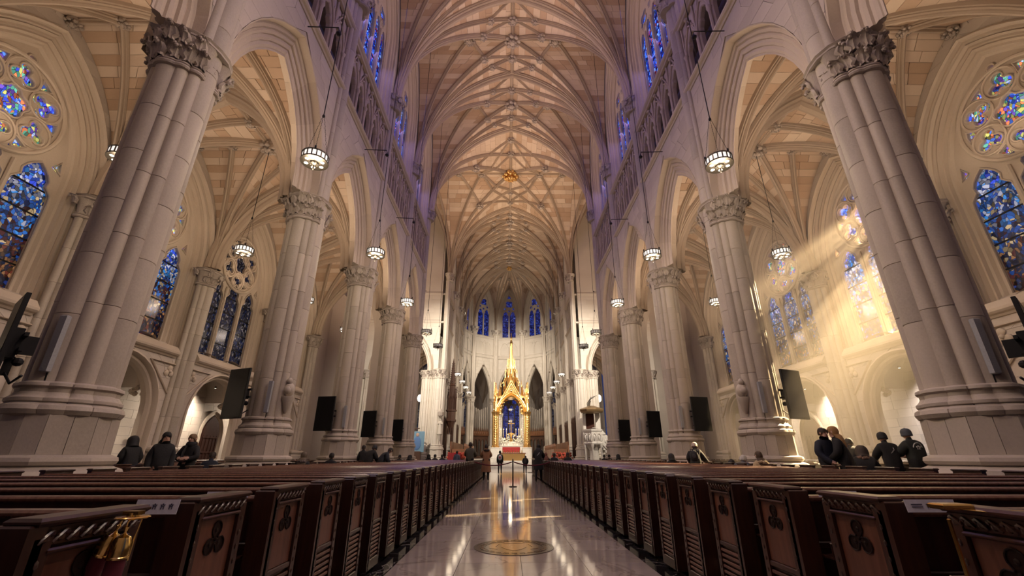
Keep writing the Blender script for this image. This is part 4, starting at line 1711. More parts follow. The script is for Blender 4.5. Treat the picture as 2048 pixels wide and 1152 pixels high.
# inlaid medallion
r = thing('floor_medallion', 'round bronze and brown medallion inlaid in the marble aisle floor', 'medallion', T(-.22, 6.72, 0))
g = G()
g.lathe([(.54, .0005), (.54, .004), (.47, .004), (.47, .003), (.01, .003)], 48)
link('disc', g.mesh('disc', plain('medallion_brown', (.10, .055, .034), 0.12)), r)
g = G()
for rad, w_ in ((.525, .018), (.40, .008), (.455, .005)):
    g.grid(np.array([[((rad + s_ * w_) * math.cos(t), (rad + s_ * w_) * math.sin(t), z_) for t in np.linspace(0, 2 * PI, 65)] for s_, z_ in ((-1, .003), (-1, .0055), (1, .0055), (1, .003))]))
link('ring', g.mesh('ring', plain('medallion_dark', (.045, .022, .014), 0.15)), r)
g = G()
shield = [(-.17, .22), (.17, .22), (.17, -.02), (.09, -.18), (0, -.25), (-.09, -.18), (-.17, -.02)]
g.prism(shield, -.0055, -.003)
for t in np.linspace(0, 2 * PI, 26, endpoint=False):
    g.prism([(.43 * math.cos(t + a) * (1 + b), .43 * math.sin(t + a) * (1 + b)) for a, b in ((-.05, -.04), (.04, -.04), (.05, .045), (-.03, .045))], -.0055, -.003)
for sx in (-1, 1):
    g.prism([(sx * .2, .2), (sx * .34, .1), (sx * .33, -.08), (sx * .22, -.16), (sx * .25, 0)], -.0055, -.003)
g.prism([(-.12, .25), (.12, .25), (.15, .32), (0, .38), (-.15, .32)], -.0055, -.003)
g.xf(Matrix.Rotation(PI / 2, 4, 'X') @ Matrix.Identity(4))
g.xf(Matrix.Scale(1, 4))
link('crest', g.mesh('crest', plain('medallion_gold', (.34, .22, .11), 0.14, .5)), r, Matrix.Rotation(PI, 4, 'X'))
g = G()
g.tube([(ACX - HALF + .02, 11.6, .003), (ACX, 11.45, .003), (ACX + HALF - .02, 11.6, .003)], .012, 6)


# ---------------------------------------------------------------- pews
def ordinal(n):
    ones = ['', 'first', 'second', 'third', 'fourth', 'fifth', 'sixth', 'seventh', 'eighth', 'ninth', 'tenth', 'eleventh', 'twelfth', 'thirteenth', 'fourteenth', 'fifteenth', 'sixteenth', 'seventeenth', 'eighteenth', 'nineteenth']
    if n < 20:
        return ones[n]
    t = {2: ('twentieth', 'twenty'), 3: ('thirtieth', 'thirty'), 4: ('fortieth', 'forty'), 5: ('fiftieth', 'fifty')}[n // 10]
    return t[0] if n % 10 == 0 else t[1] + '-' + ones[n % 10]


PITCH = .753
Y0 = 1.97


def pew_set(sg, L):
    """meshes of one pew; local origin: aisle face of the end panel at its far edge, pew runs along sg*x"""
    d = {}
    def X(a):
        return sg * a
    def bx(g, x0, x1, y0, y1, z0, z1, e=.006):
        g.cham((X((x0 + x1) / 2), (y0 + y1) / 2, (z0 + z1) / 2), (x1 - x0, y1 - y0, z1 - z0), e)
    g = G()
    bx(g, .025, .09, -.40, -.0, .0, .93)
    bx(g, 0, .09, -.42, -.36, 0, .90)
    bx(g, 0, .09, -.055, .0, 0, .90)
    bx(g, .0, .09, -.36, -.055, .0, .10)
    bx(g, .004, .09, -.36, -.055, .44, .475)
    bx(g, .008, .09, -.42, .0, .865, .93)
    bx(g, -.014, .105, -.435, .014, .928, .955, .010)
    bx(g, -.006, .06, -.37, -.05, .845, .862)
    bx(g, .0, .125, -.45, -.39, 0, .935)
    d['end_panel'] = g.mesh('end_panel', 'pew')
    g = G(); bx(g, .016, .03, -.355, -.06, .475, .845, .003)
    d['panel_board'] = g.mesh('panel_board', 'pew_panel')
    c = (-.205, .745)
    tre = foil([(c[0], c[1] + .047, .036), (c[0] - .041, c[1] - .026, .036), (c[0] + .041, c[1] - .026, .036)], 40, c)
    g = G()
    g.add([(X(.0145), y, z) for y, z in tre], [tuple(range(len(tre)))])
    loop = [(X(.012), y, z) for y, z in tre]
    g.tube(loop + loop[:1], .0035, 5, cap=False)
    g.ball((X(.013), c[0], c[1]), .010, 8, 5)
    for q in range(3):
        t = PI / 2 + q * 2 * PI / 3
        g.ball((X(.0135), c[0] + .040 * math.cos(t), c[1] + .040 * math.sin(t)), (.004, .013, .013), 7, 4)
    d['trefoil'] = g.mesh('trefoil', 'pew_shade', smooth=.6)
    g = G()
    for q in range(8):
        y = -.385 + q * .05
        g.ball((X(.004), y, .892), (.012, .017, .014), 6, 4)
        g.tube([(X(.004), y - .02, .878), (X(-.002), y, .902), (X(.004), y + .02, .912)], .006, 5)
        g.ball((X(.004), y + .022, .905), (.009, .010, .010), 5, 4)
    for q in range(11):
        for y in (-.39, -.027):
            g.ball((X(-.001), y, .14 + q * .068), (.006, .009, .014), 5, 4)
    d['frieze'] = g.mesh('frieze', 'pew', smooth=.9)
    g = G(); bx(g, .0, .012, -.355, -.06, 0, .022, .003)
    g.xf(Matrix.Rotation(-sg * .0, 4, 'Y'))
    d['slat'] = g.mesh('slat', 'pew_panel')
    g = G()
    for q in range(8):
        bx(g, .006, .02, -.355, -.06, .115 + q * .04, .137 + q * .04, .003)
    d['grille'] = g.mesh('grille', 'pew_panel')
    g = G(); bx(g, .06, L, -.30, .06, .415, .45, .012)
    d['seat'] = g.mesh('seat', 'pew')
    g = G(); bx(g, .08, L - .03, -.405, -.37, .10, .87)
    bx(g, .08, L - .03, -.415, -.36, .60, .64)
    d['backrest'] = g.mesh('backrest', 'pew')
    g = G(); bx(g, .09, L - .03, -.445, -.345, .868, .902, .012)
    d['top_rail'] = g.mesh('top_rail', 'pew_rail')
    g = G()
    bx(g, .14, L - .1, -.53, -.41, .56, .575, .003)
    bx(g, .14, L - .1, -.535, -.525, .56, .645, .003)
    bx(g, .14, L - .1, -.538, -.522, .645, .651, .002)
    g.m[-11:] = [1] * 11
    d['book_rack'] = g.mesh('book_rack', ['pew', 'grille_edge'])
    g = G()
    bx(g, .14, L - .2, -.66, -.53, .17, .205, .008)
    for x in (.3, L * .5, L - .35):
        bx(g, x, x + .05, -.63, -.40, 0, .17)
    d['kneeler'] = g.mesh('kneeler', 'grille_edge')
    g = G(); bx(g, L - .07, L, -.44, .0, 0, .93); bx(g, L - .085, L + .015, -.45, .014, .925, .955, .01)
    d['end_post'] = g.mesh('end_post', 'pew')
    g = G()
    for x in (.18, L * .34, L * .67):
        bx(g, x, x + .05, -.36, .02, 0, .43)
    d['bearer'] = g.mesh('bearer', 'pew')
    return d


NAVE_L = 5.25
for sg in (-1, 1):
    P = pew_set(sg, NAVE_L)
    xf = ACX + sg * 1.64
    for k in range(-1, 43):
        y = Y0 + PITCH * k
        r = thing('pew', '%s pew from the camera in the middle block %s' % (ordinal(k + 2), SIDE[sg]), 'pew', T(xf, y, 0.012), 'pews of the middle blocks')
        for n in ('end_panel', 'panel_board', 'seat', 'backrest', 'top_rail', 'book_rack', 'kneeler', 'end_post', 'bearer'):
            o = link(n, P[n], r)
            if n == 'end_panel':
                link('trefoil', P['trefoil'], o)
                link('frieze', P['frieze'], o, kind='stuff')
                if k < 10:
                    for q in range(8):
                        link('slat', P['slat'], o, T(sg * .006, 0, .118 + .04 * q))
                else:
                    link('grille', P['grille'], o)
    Q = pew_set(sg, 4.6)
    for k in range(1, 42):
        y = Y0 + PITCH * k
        r = thing('pew', '%s pew from the camera in the side aisle %s' % (ordinal(k), SIDE[sg]), 'pew', T(sg * 9.75, y, 0.012), 'pews of the side aisles')
        for n in ('end_panel', 'seat', 'backrest', 'top_rail', 'end_post', 'bearer', 'kneeler'):
            link(n, Q[n], r)


def paper(label, x, y, w, h, z, tilt=.15, rz=0.0, marks=3):
    r = thing('paper_sign', label, 'sign', T(x, y, z, rz), 'paper signs on the pews')
    g = G(); g.box((0, 0, 0), (w, .003, h))
    g.xf(Matrix.Rotation(-tilt, 4, 'X'))
    link('sheet', g.mesh('sheet', 'paper'), r)
    g = G()
    for i in range(marks):                        # small dark pictograms along the sheet
        cx = w * (-.05 + .19 * i)
        s_ = h * .36
        for (a, b, c, d_) in ((-.5, .3, .5, .42), (-.35, -.5, -.2, .3), (.2, -.5, .35, .3), (-.35, -.02, .35, .10), (-.1, .4, .1, .62)):
            g.box((cx + (a + c) / 2 * s_, -.003, (b + d_) / 2 * s_), ((c - a) * s_, .002, (d_ - b) * s_))
    for i in range(2):
        g.box((-w * .28, -.003, h * (.12 - .2 * i)), (w * .22, .002, h * .05))
    g.xf(Matrix.Rotation(-tilt, 4, 'X'))
    link('print', g.mesh('print', 'ink'), r)


def rowy(k):
    return Y0 + PITCH * k


paper('white paper sign on the second pew back beside the brass bell', -1.955, rowy(1) - .462, .20, .062, .930)
paper('white paper strip on the third pew back away from the sunbeams', -2.08, rowy(2) - .458, .26, .034, .925, marks=0)
paper('white paper sign on the second pew back beside the torn brass capped end', 1.70, rowy(1) - .462, .24, .055, .930, marks=2)
paper('white paper strip on the third pew back on the sunbeam side', 1.80, rowy(2) - .458, .25, .034, .925, marks=1)
paper('white paper strip on the fourth pew back on the sunbeam side', 1.78, rowy(3) - .458, .24, .03, .92, marks=0)

# brass bells and burgundy handle that hang on the first pew end
r = thing('rope_holder', 'polished brass rope holder with bell ends and burgundy rope on the pew end', 'rope holder', T(-1.70, 1.80, .935 * .33) @ Matrix.Scale(.67, 4))
g = G(); g.lathe([(.005, .935), (.075, .937), (.082, .943), (.075, .949), (.03, .951), (.03, .966), (.005, .968)], 28)
g.box((.0, 0, .966), (.085, .05, .018))
link('plate', g.mesh('plate', 'brass', smooth=.6), r)
g = G()
g.tube([(.055, 0, .94), (.05, -.01, .85), (.045, -.01, .74)], .004, 6)
g.tube([(-.03, .02, .94), (-.035, .02, .84)], .004, 6)
link('rod', g.mesh('rod', 'brass', smooth=.8), r)
for (tx, ty, tilt, nm) in ((.01, -.035, .03, 0), (-.075, .02, .33, 1)):
    g = G()
    g.lathe([(.004, 0), (.012, -.004), (.009, -.02), (.006, -.03), (.012, -.04), (.034, -.052), (.044, -.075), (.046, -.12), (.046, -.14), (.050, -.145), (.050, -.152), (.044, -.154)], 24)
    g.tube([(0, 0, -.005), (.0, 0, .02), (.012, 0, .035), (.006, 0, .05)], .005, 6)
    mx = T(tx, ty, .905) @ Matrix.Rotation(tilt, 4, 'Y')
    o = link('rope_end', g.mesh('rope_end', 'brass', smooth=.6), r, mx)
    g = G(); g.lathe([(.042, -.150), (.043, -.30), (.042, -.52 if nm == 0 else -.30), (.02, -.53 if nm == 0 else -.31)], 20)
    q = link('rope', g.mesh('rope', 'velvet' if nm == 0 else 'velvet', smooth=.8), o)
    q['label'] = 'burgundy velvet rope'
r = thing('rope_hook', 'worn brass plate with a torn gold strap on the front pew end', 'rope hook', T(1.42, 1.86, 0))
g = G(); g.cham((.0, 0, .968), (.12, .07, .02), .005)
g.lathe([(.005, .955), (.035, .957), (.04, .962), (.005, .966)], 20)
link('plate', g.mesh('plate', 'brass'), r)
g = G()
P = [(-.02, .0, .962), (.06, -.06, .955), (.10, -.14, .962), (.2, -.17, .962), (.33, -.19, .958)]
g.grid(np.array([[(x, y - .02 - .006 * i, z) for i, (x, y, z) in enumerate(P)], [(x, y + .01, z + .006) for (x, y, z) in P], [(x, y + .03 + .006 * i, z) for i, (x, y, z) in enumerate(P)]]))
link('strap', g.mesh('strap', 'brass', smooth=1.0), r)
g = G(); g.cham((-.070, -.05, .60), (.006, .012, .66), .002)
link('edge_strip', g.mesh('edge_strip', 'brass'), r)

# ---------------------------------------------------------------- chandeliers
CH = {}


def ceil_z(x, y):
    if abs(x) < FX:
        if y < YP[-1]:
            k = int((y - YP[0]) // BAY)
            return nave_vault.z(x, y - YP[0] - BAY * (k + .5))
        if y < YX:
            return cross_vault.z(x, y - (YP[-1] + YX) / 2)
        k = int((y - YX) // 6.667)
        return choir_vault.z(x, y - YX - 6.667 * (k + .5))
    if y < YP[-1]:
        k = int((y - YP[0]) // BAY)
        return aisle_vault.z(abs(x) - AX, y - YP[0] - BAY * (k + .5))
    k = int((y - YX) // 6.667)
    return choir_aisle_vault.z(abs(x) - AX, y - YX - 6.667 * (k + .5))




def chandelier_meshes():
    if CH:
        return CH
    g = G()
    for z0, z1, ro in ((.10, .135, .415), (-.15, -.10, .42)):
        g.lathe([(ro - .03, z0), (ro, z0), (ro + .008, (z0 + z1) / 2), (ro, z1), (ro - .03, z1)], 36)
    for k in range(18):
        t = 2 * PI * k / 18
        g.box((.405 * math.cos(t), .405 * math.sin(t), 0), (.02, .035, .24), rz=t)
    for k in range(6):
        t = 2 * PI * k / 6
        g.box((.21 * math.cos(t + .52), .21 * math.sin(t + .52), -.13), (.40, .035, .03), rz=t + .52)
    CH['ring'] = g.mesh('ring', 'bronze', smooth=.5)
    g = G(); g.lathe([(.385, -.10), (.385, .10)], 36)
    CH['band'] = g.mesh('lit_band', 'lamp_slot', smooth=1)
    g = G(); g.lathe([(.01, -.175), (.06, -.17), (.095, -.155), (.105, -.13), (.10, -.12)], 18)
    CH['bowl'] = g.mesh('lamp_bowl', 'lamp', smooth=1)
    CH['bowl_off'] = CH['bowl'].copy(); CH['bowl_off'].materials[0] = plain('dim_lamp_glass', (.55, .52, .46), .3, emit=(1, .9, .75), es=.25)  # this glass has a faint glow put into its colour
    CH['band_off'] = CH['band'].copy(); CH['band_off'].materials[0] = bpy.data.materials['dim_lamp_glass']
    g = G(); g.lathe([(.098, -.125), (.118, -.135), (.122, -.12), (.10, -.11)], 18)
    CH['rim'] = g.mesh('bowl_rim', 'bronze', smooth=1)
    g = G(); g.lathe([(.005, -.42), (.02, -.40), (.012, -.37), (.03, -.34), (.034, -.31), (.015, -.27), (.02, -.24), (.09, -.20), (.14, -.17), (.15, -.14), (.03, -.12)], 18)
    for k in range(6):
        g.ball((.11 * math.cos(k * PI / 3), .11 * math.sin(k * PI / 3), -.185), .03, 8, 5)
    CH['finial'] = g.mesh('finial', 'bronze', smooth=.8)
    g = G()
    for k in range(3):
        t = 2 * PI * k / 3 + .9
        p, q = np.array((.40 * math.cos(t), .40 * math.sin(t), .13)), np.array((.03 * math.cos(t), .03 * math.sin(t), 1.75))
        g.lathe([(.012, .13), (.03, .15), (.03, .22), (.012, .25)], 8, (p[0], p[1], 0))
        for j in range(22):
            a, b = p + (q - p) * (j / 22), p + (q - p) * ((j + .8) / 22)
            g.tube([a, (a + b) / 2 + np.array((.006, .006, 0)) * (1 if j % 2 else -1), b], .0075, 5)
    g.lathe([(.01, 1.70), (.045, 1.73), (.045, 1.78), (.02, 1.84), (.01, 1.86)], 10)
    CH['chain'] = g.mesh('chain', 'iron', smooth=1)
    return CH


def chandelier(label, x, y, z, ztop, lit=True, rz=0.0, cord=(0, 0), power=160, group='ring chandeliers'):
    D = chandelier_meshes()
    ztop = (ceil_z(x, y) if y < 71 else ztop) + .02
    r = thing('chandelier', label, 'chandelier', T(x, y, z, rz), group)
    for n, nm in (('ring', 'ring'), ('band' if lit else 'band_off', 'glass_band'), ('finial', 'finial'), ('chain', 'chain')):
        link(nm, D[n], r)
    for k in range(6):
        t = k * PI / 3
        b = link('lamp_bowl', D['bowl' if lit else 'bowl_off'], r, T(.262 * math.cos(t), .262 * math.sin(t), .02))
        link('bowl_rim', D['rim'], b)
    g = G(); g.tube([(0, 0, 1.84), (cord[0] * .5, cord[1] * .5, 1.84 + (ztop - z - 1.84) * .5), (cord[0], cord[1], ztop - z)], .016, 6)
    link('cord', g.mesh('cord', 'iron'), r)
    if power:
        light('chandelier_light', 'POINT', (x, y, z - .5), power, (1.0, .80, .56), None, .3)


for sg in (-1, 1):
    for k in range(4):
        chandelier('%s ring chandelier from the front, over the middle pews %s' % (ORD[k], SIDE[sg]), sg * 6.55, 11.45 + BAY * k, 10.08, 32.6, k < 3, .3 * k, power=160 if k < 3 else 60)
        if k < 3:
            x, y, z = sg * 6.62, 11.45 + BAY * k, 15.75
            q = thing('cord_bracket', 'black iron bracket with ball that steadies the %s chandelier cord %s' % (ORD[k], SIDE[sg]), 'bracket', T(x, y, z), 'cord brackets')
            g = G(); g.tube([(0, 0, .12), (sg * .04, 0, .30), (sg * 1.2, 0, .34)], .022, 6); g.lathe([(.01, .05), (.03, .08), (.03, .14), (.01, .16)], 8)
            link('arm', g.mesh('arm', 'iron'), q)
            g = G(); g.lathe([(.01, -.09), (.07, -.07), (.10, 0), (.07, .05), (.03, .08), (.01, .09)], 12)
            link('ball', g.mesh('ball', 'iron', smooth=1), q)
    for k in range(4):
        chandelier('%s lit ring chandelier in the side aisle %s' % (ORD[k], SIDE[sg]), sg * 12.85, 11.6 + BAY * k, 10.25, 16.4, True, .2 * k, power=130)
    chandelier('ring chandelier hanging in the crossing %s' % SIDE[sg], sg * 6.35, 36.7, 10.1, 32, False, .1, power=0)
    for k, y in enumerate((52.1, 57.5, 62.6, 68.0)):
        chandelier('%s choir chandelier beyond the crossing %s' % (ORD[k], SIDE[sg]), sg * 6.25, y, 10.35, 32, True, .4, power=15, group='choir chandeliers')
for k, z in enumerate((9.6, 7.6)):
    chandelier('%s hanging lamp seen through the golden canopy' % ('upper', 'lower')[k], .35, 86 + 2 * k, z, 16.5, power=60)
for sg in (-1, 1):
    r = thing('globe_lamp', 'white globe lamp on the wall beyond the choir aisle archway %s' % SIDE[sg], 'lamp', T(sg * 11.2, 55, 7.9))
    g = G(); g.ball((0, 0, 0), (.3, .3, .45), 14, 9); link('globe', g.mesh('globe', 'lamp', smooth=1), r)
    g = G(); g.lathe([(.02, .4), (.12, .44), (.05, .52), (.03, ceil_z(11.2, 55) - 7.88)], 8); link('stem', g.mesh('stem', 'bronze'), r)

# ---------------------------------------------------------------- screens, column speakers, corbels on the piers
TVY = [6.85, 14.05, 20.95, 27.85, 34.7]
for sg in (-1, 1):
    for k, y in enumerate(TVY):
        x = [8.42, 8.95, 8.85, 8.85, 8.75][k]
        th = math.radians([36, 24, 12, 16, 10][k]) * (1 if sg < 0 else 1)
        lab = 'tall black display screen on the %s pier from the front %s' % (ORD[k] if k < 4 else 'crossing corner', SIDE[sg])
        r = thing('display_screen', lab, 'screen', T(sg * x, y, 2.84 if k == 0 else 3.02, sg * th), 'screens on the piers')
        g = G(); g.cham((0, 0, 0), (.92, .06, 1.56), .008); link('casing', g.mesh('casing', 'plastic'), r)
        g = G(); g.box((0, -.033, 0), (.86, .006, 1.50)); link('panel', g.mesh('panel', 'screen'), r)
        g = G()
        g.cham((0, .09, 0), (.45, .12, .5), .01)
        g.box((-sg * .22, .16, .12), (.5, .05, .06)); g.box((-sg * .22, .16, -.12), (.5, .05, .06))
        g.box((-sg * .1, .22, 0), (.08, .26, .3)); g.box((0, .13, -.34), (.1, .1, .3)); g.ball((-sg * .28, .2, -.3), .07, 8, 6)
        g.tube([(0, .1, -.4), (-sg * .15, .22, -.62), (-sg * .3, .3, -.5)], .02, 6)
        link('mount_arm', g.mesh('mount_arm', 'plastic'), r)
    for k, (x, y, z) in enumerate(((8.16, 7.38, 2.98), (8.02, 14.28, 2.95), (8.0, 21.2, 2.9), (8.0, 28.1, 2.9))):
        r = thing('column_speaker', 'slim grey column speaker on the %s pier from the front %s' % (ORD[k], SIDE[sg]), 'speaker', T(sg * x, y, z), 'column speakers')
        g = G(); g.cham((0, 0, 0), (.12, .09, 1.0), .015); link('body', g.mesh('body', 'grey_metal'), r)
        g = G(); g.box((0, .06, -.3), (.05, .06, .08)); g.box((0, .06, .3), (.05, .06, .08)); g.tube([(0, .05, -.5), (0, .06, -.72)], .012, 6)
        link('bracket', g.mesh('bracket', 'plastic'), r)
    # statue corbel on the second pier
    r = thing('statue_corbel', 'small carved stone corbel figure on the second pier %s' % SIDE[sg], 'statue', T(sg * 7.62, 14.72, 0))
    g = G(); g.lathe([(.03, 2.45), (.10, 2.6), (.14, 2.78), (.20, 2.95), (.20, 3.0)], 12); link('corbel', g.mesh('corbel', 'pier', smooth=.7), r)
    g = G(); g.ball((0, 0, 3.22), (.17, .17, .24), 12, 8); g.ball((0, -.05, 3.5), (.09, .10, .12), 10, 7); g.ball((0, -.12, 3.2), (.12, .08, .14), 8, 6)
    link('figure', g.mesh('figure', 'pier', smooth=1), r)

# ---------------------------------------------------------------- chapel fittings
CHDOOR = Arch(.82, 1.15, 2.45)
for sg in (-1, 1):
    r = thing('chapel_door', 'dark pointed oak door in the chapel wall behind the second pier %s' % SIDE[sg], 'door', wallmx(sg, 19.78, 29.9 if sg < 0 else 29.5))
    g = G(); g.prism(CHDOOR.pts(0, 8, 0), -.06, .02); link('leaf', g.mesh('door_leaf', 'door'), r)
    g = G()
    for i in range(5):
        g.box((-.66 + .33 * i, -.075, 1.2), (.03, .03, 2.4))
    for z in (.5, 1.4, 2.3):
        g.box((0, -.08, z), (1.5, .025, .09))
    link('batten', g.mesh('batten', 'door'), r)
    g = G(); arch_band(g, CHDOOR, [(.42, -.05), (.42, -.12), (.3, -.14), (.24, -.06), (.1, -.04), (.06, .0)], 8, 0); link('surround', g.mesh('surround', 'mould', smooth=.5), r)
    for k in range(1, 6):
        y = YP[k] + BAY / 2
        # altar rail across each chapel
        r = thing('chapel_rail', 'low pale stone rail of the %s chapel %s' % (ORD[k - 1], SIDE[sg]), 'rail', wallmx(sg, 17.1, y), 'chapel rails')
        g = G(); g.cham((0, 0, .92), (4.0, .22, .10), .02); link('top', g.mesh('top', 'white_marble'), r)
        for i in range(11):
            g = G(); g.lathe([(.07, 0), (.07, .06), (.04, .12), (.065, .35), (.04, .6), (.07, .8), (.07, .87)], 8); link('baluster', g.mesh('baluster', 'white_marble', smooth=.7), r, T(-1.8 + .36 * i, 0, 0))
    # votive candle stands
    for k, (y, x) in enumerate(((15.6, 16.2), (24.2, 17.0))):
        r = thing('candle_stand', 'stand of votive candles burning by the chapel near the %s pier %s' % (('first', 'second')[k], SIDE[sg]), 'candle stand', T(sg * x, y, 0))
        g = G(); g.cham((0, 0, .95), (.5, 1.0, .06), .01)
        for a in (-.2, .2):
            for b in (-.42, .42):
                g.box((a, b, .46), (.04, .04, .92))
        link('frame', g.mesh('frame', 'white_marble' if k == 0 else 'brass'), r)
        for i in range(10):
            a, b = -.15 + .3 * (i % 2), -.4 + .2 * (i // 2)
            g = G(); g.lathe([(.03, .98), (.034, 1.06), (.03, 1.08)], 8, (a, b, 0)); c = link('candle', g.mesh('candle', 'candle'), r)
            g = G(); g.lathe([(.002, 1.08), (.016, 1.10), (.002, 1.15)], 6, (a, b, 0)); link('flame', g.mesh('flame', 'flame'), c)
    # chapel lamps
    for k in range(1, 6):
        y = YP[k] + BAY / 2
        light('chapel_lamp', 'SPOT', (sg * 18.2, y + 1.6, 4.9), 1100 if k > 1 else 800, (1.0, .84, .66) if not (sg > 0 and k < 4) else (1.0, .90, .84), (sg * 20.0, y + .6, 1.9), .05, spot=140)
        r = thing('chapel_spotlight', 'small spotlight under the vault of the %s chapel %s' % (ORD[k - 1], SIDE[sg]), 'spotlight', T(sg * 18.2, y + 1.6, 5.05), 'chapel spotlights')
        g = G(); g.lathe([(.05, -.02), (.06, .06), (.03, .1)], 10); link('can', g.mesh('can', 'bronze'), r)
        g = G(); g.lathe([(.001, -.022), (.048, -.021)], 10); link('lens', g.mesh('lens', 'lamp'), r)
r = thing('wall_plaque', 'small dark plaque on the chapel wall behind the seated visitor', 'plaque', wallmx(-1, 19.8, 24.0))
g = G(); g.cham((0, -.06, 2.0), (.7, .04, .26), .01); link('plate', g.mesh('plate', 'bronze'), r)
g = G()
for z in (1.94, 2.0, 2.06):
    g.box((0, -.083, z), (.5, .004, .02))
link('lettering', g.mesh('lettering', 'brass'), r)


def robed_figure(h=1.5, mat='white_marble'):
    g = G()
    k = h / 1.7
    g.lathe([(.26 * k, 0), (.27 * k, .1 * k), (.22 * k, .5 * k), (.18 * k, .95 * k), (.21 * k, 1.25 * k), (.19 * k, 1.38 * k), (.07 * k, 1.45 * k), (.055 * k, 1.5 * k)], 14, out=1 + .08 * np.cos(np.arange(14) * 2.7))
    g.ball((0, 0, 1.6 * k), (.085 * k, .10 * k, .12 * k), 10, 7)
    for sx in (-1, 1):
        g.tube([(sx * .2 * k, 0, 1.34 * k), (sx * .27 * k, -.05 * k, 1.08 * k), (sx * .08 * k, -.22 * k, 1.12 * k)], [.075 * k, .065 * k, .04 * k], 8)
    return g.mesh('figure', mat, smooth=1)


for (sg, y, lab) in ((1, 19.2, 'white marble saint with a tall carved niche in the sunbeam side chapel'), (-1, 17.0, 'pale statue in the chapel behind the nearest pier')):
    r = thing('chapel_statue', lab, 'statue', wallmx(sg, 19.4, y))
    link('figure', robed_figure(1.6), r, T(0, 0, 2.3))
    g = G(); g.cham((0, 0, 1.1), (.8, .7, 2.2), .05); g.cham((0, 0, 2.25), (.95, .8, .12), .03); link('pedestal', g.mesh('pedestal', 'white_marble'), r)
    g = G()
    for sx in (-1, 1):
        g.tube([(sx * .42, .1, 2.3), (sx * .42, .1, 4.2)], .06, 8)
        for j in range(6):
            g.ball((sx * .42, .02, 2.5 + .3 * j), .09, 7, 5)
    g.lathe([(.5, 4.2), (.48, 4.35), (.2, 4.7), (.02, 5.2)], 8)
    link('canopy', g.mesh('canopy', 'white_marble', smooth=.6), r)

# ---------------------------------------------------------------- rope barrier across the aisle
r = thing('stanchion', 'slim dark stanchion post holding the rope in the middle of the aisle', 'stanchion', T(-.07, 19.1, 0.0))
g = G(); g.lathe([(.17, .002), (.17, .015), (.15, .025), (.03, .04)], 24); link('foot', g.mesh('foot', 'bronze', smooth=.6), r)
g = G(); g.lathe([(.028, .03), (.028, .94), (.04, .95), (.04, .98), (.02, 1.0), (.03, 1.03), (.005, 1.06)], 14); link('post', g.mesh('post', 'bronze', smooth=.6), r)
for sg in (-1, 1):
    P = [(-.07 + sg * (.04 + 1.55 * u), 19.1 + .25 * u * u, .93 - .62 * u * (1 - u) * .85) for u in np.linspace(0, 1, 13)]
    g = G(); g.tube(P, .022, 8)
    tag_ = thing('barrier_rope', 'burgundy rope sagging from the stanchion to the pews %s' % SIDE[sg], 'rope', None, 'barrier ropes', g.mesh('barrier_rope', 'velvet', smooth=1))


# ---------------------------------------------------------------- golden canopy over the high altar
BX, BY = .30, 66.0
r = thing('baldachin', 'tall gilded canopy with pinnacles and spire over the high altar', 'baldachin', T(BX, BY, 0))
for sx in (-1, 1):
    for sy in (-1, 1):
        x, y = sx * (2.25 if sy < 0 else 1.78), sy * 1.35
        cm_ = 'gold' if sy < 0 else 'white_marble'
        g = G(); g.cham((x, y, 1.55), (1.25, 1.1, 1.5), .06); g.cham((x, y, 2.25), (1.35, 1.2, .12), .04)
        link('pedestal', g.mesh('pedestal', 'white_marble'), r)
        g = G()
        cl = foil([(-.3, 0, .18), (.3, 0, .18), (0, -.3, .18), (0, .3, .18), (0, 0, .33)], 40)
        g.ring([(x + a, y + b) for a, b in cl], [(.08, 2.3), (.10, 2.45), (.0, 2.55), (0, 6.6), (.05, 6.65), (.05, 6.75), (.12, 6.95), (.16, 7.15), (.02, 7.2)])
        c = link('column', g.mesh('column', cm_, smooth=.6), r)
        g = G()
        for j in range(12):
            z = 2.75 + j * .32
            g.ball((x, y - .45, z), (.13, .06, .13), 8, 5)
            for s2 in (-1, 1):
                g.ball((x + s2 * .13, y - .43, z + .16), (.07, .04, .07), 6, 4)
                g.ball((x + s2 * .44, y, z), (.05, .1, .1), 6, 4)
        link('relief', g.mesh('relief', cm_, smooth=1), c, kind='stuff')
        g = G()
        g.ring([(x + a * .95, y + b * .95) for a, b in poly12(.42, .36)], [(.0, 7.2), (.0, 8.4), (.08, 8.45), (.08, 8.55), (-.10, 8.6), (-.12, 9.3), (-.04, 9.35), (-.06, 9.45), (-.22, 9.5), (-.33, 10.7), (-.37, 11.2)])
        for z in (8.4, 9.2):
            for j in range(4):
                t = j * PI / 2 + PI / 4
                g.lathe([(.07, z), (.07, z + .5), (.10, z + .55), (.01, z + 1.2)], 6, (x + .36 * math.cos(t), y + .36 * math.sin(t), 0))
        for j in range(5):
            for q in range(4):
                t = q * PI / 2
                rr = .26 - .05 * j
                g.ball((x + rr * math.cos(t), y + rr * math.sin(t), 9.65 + .32 * j), .05, 6, 4)
        g.ball((x, y, 11.25), .09, 8, 6)
        link('pinnacle', g.mesh('pinnacle', 'gold', smooth=.5), r)


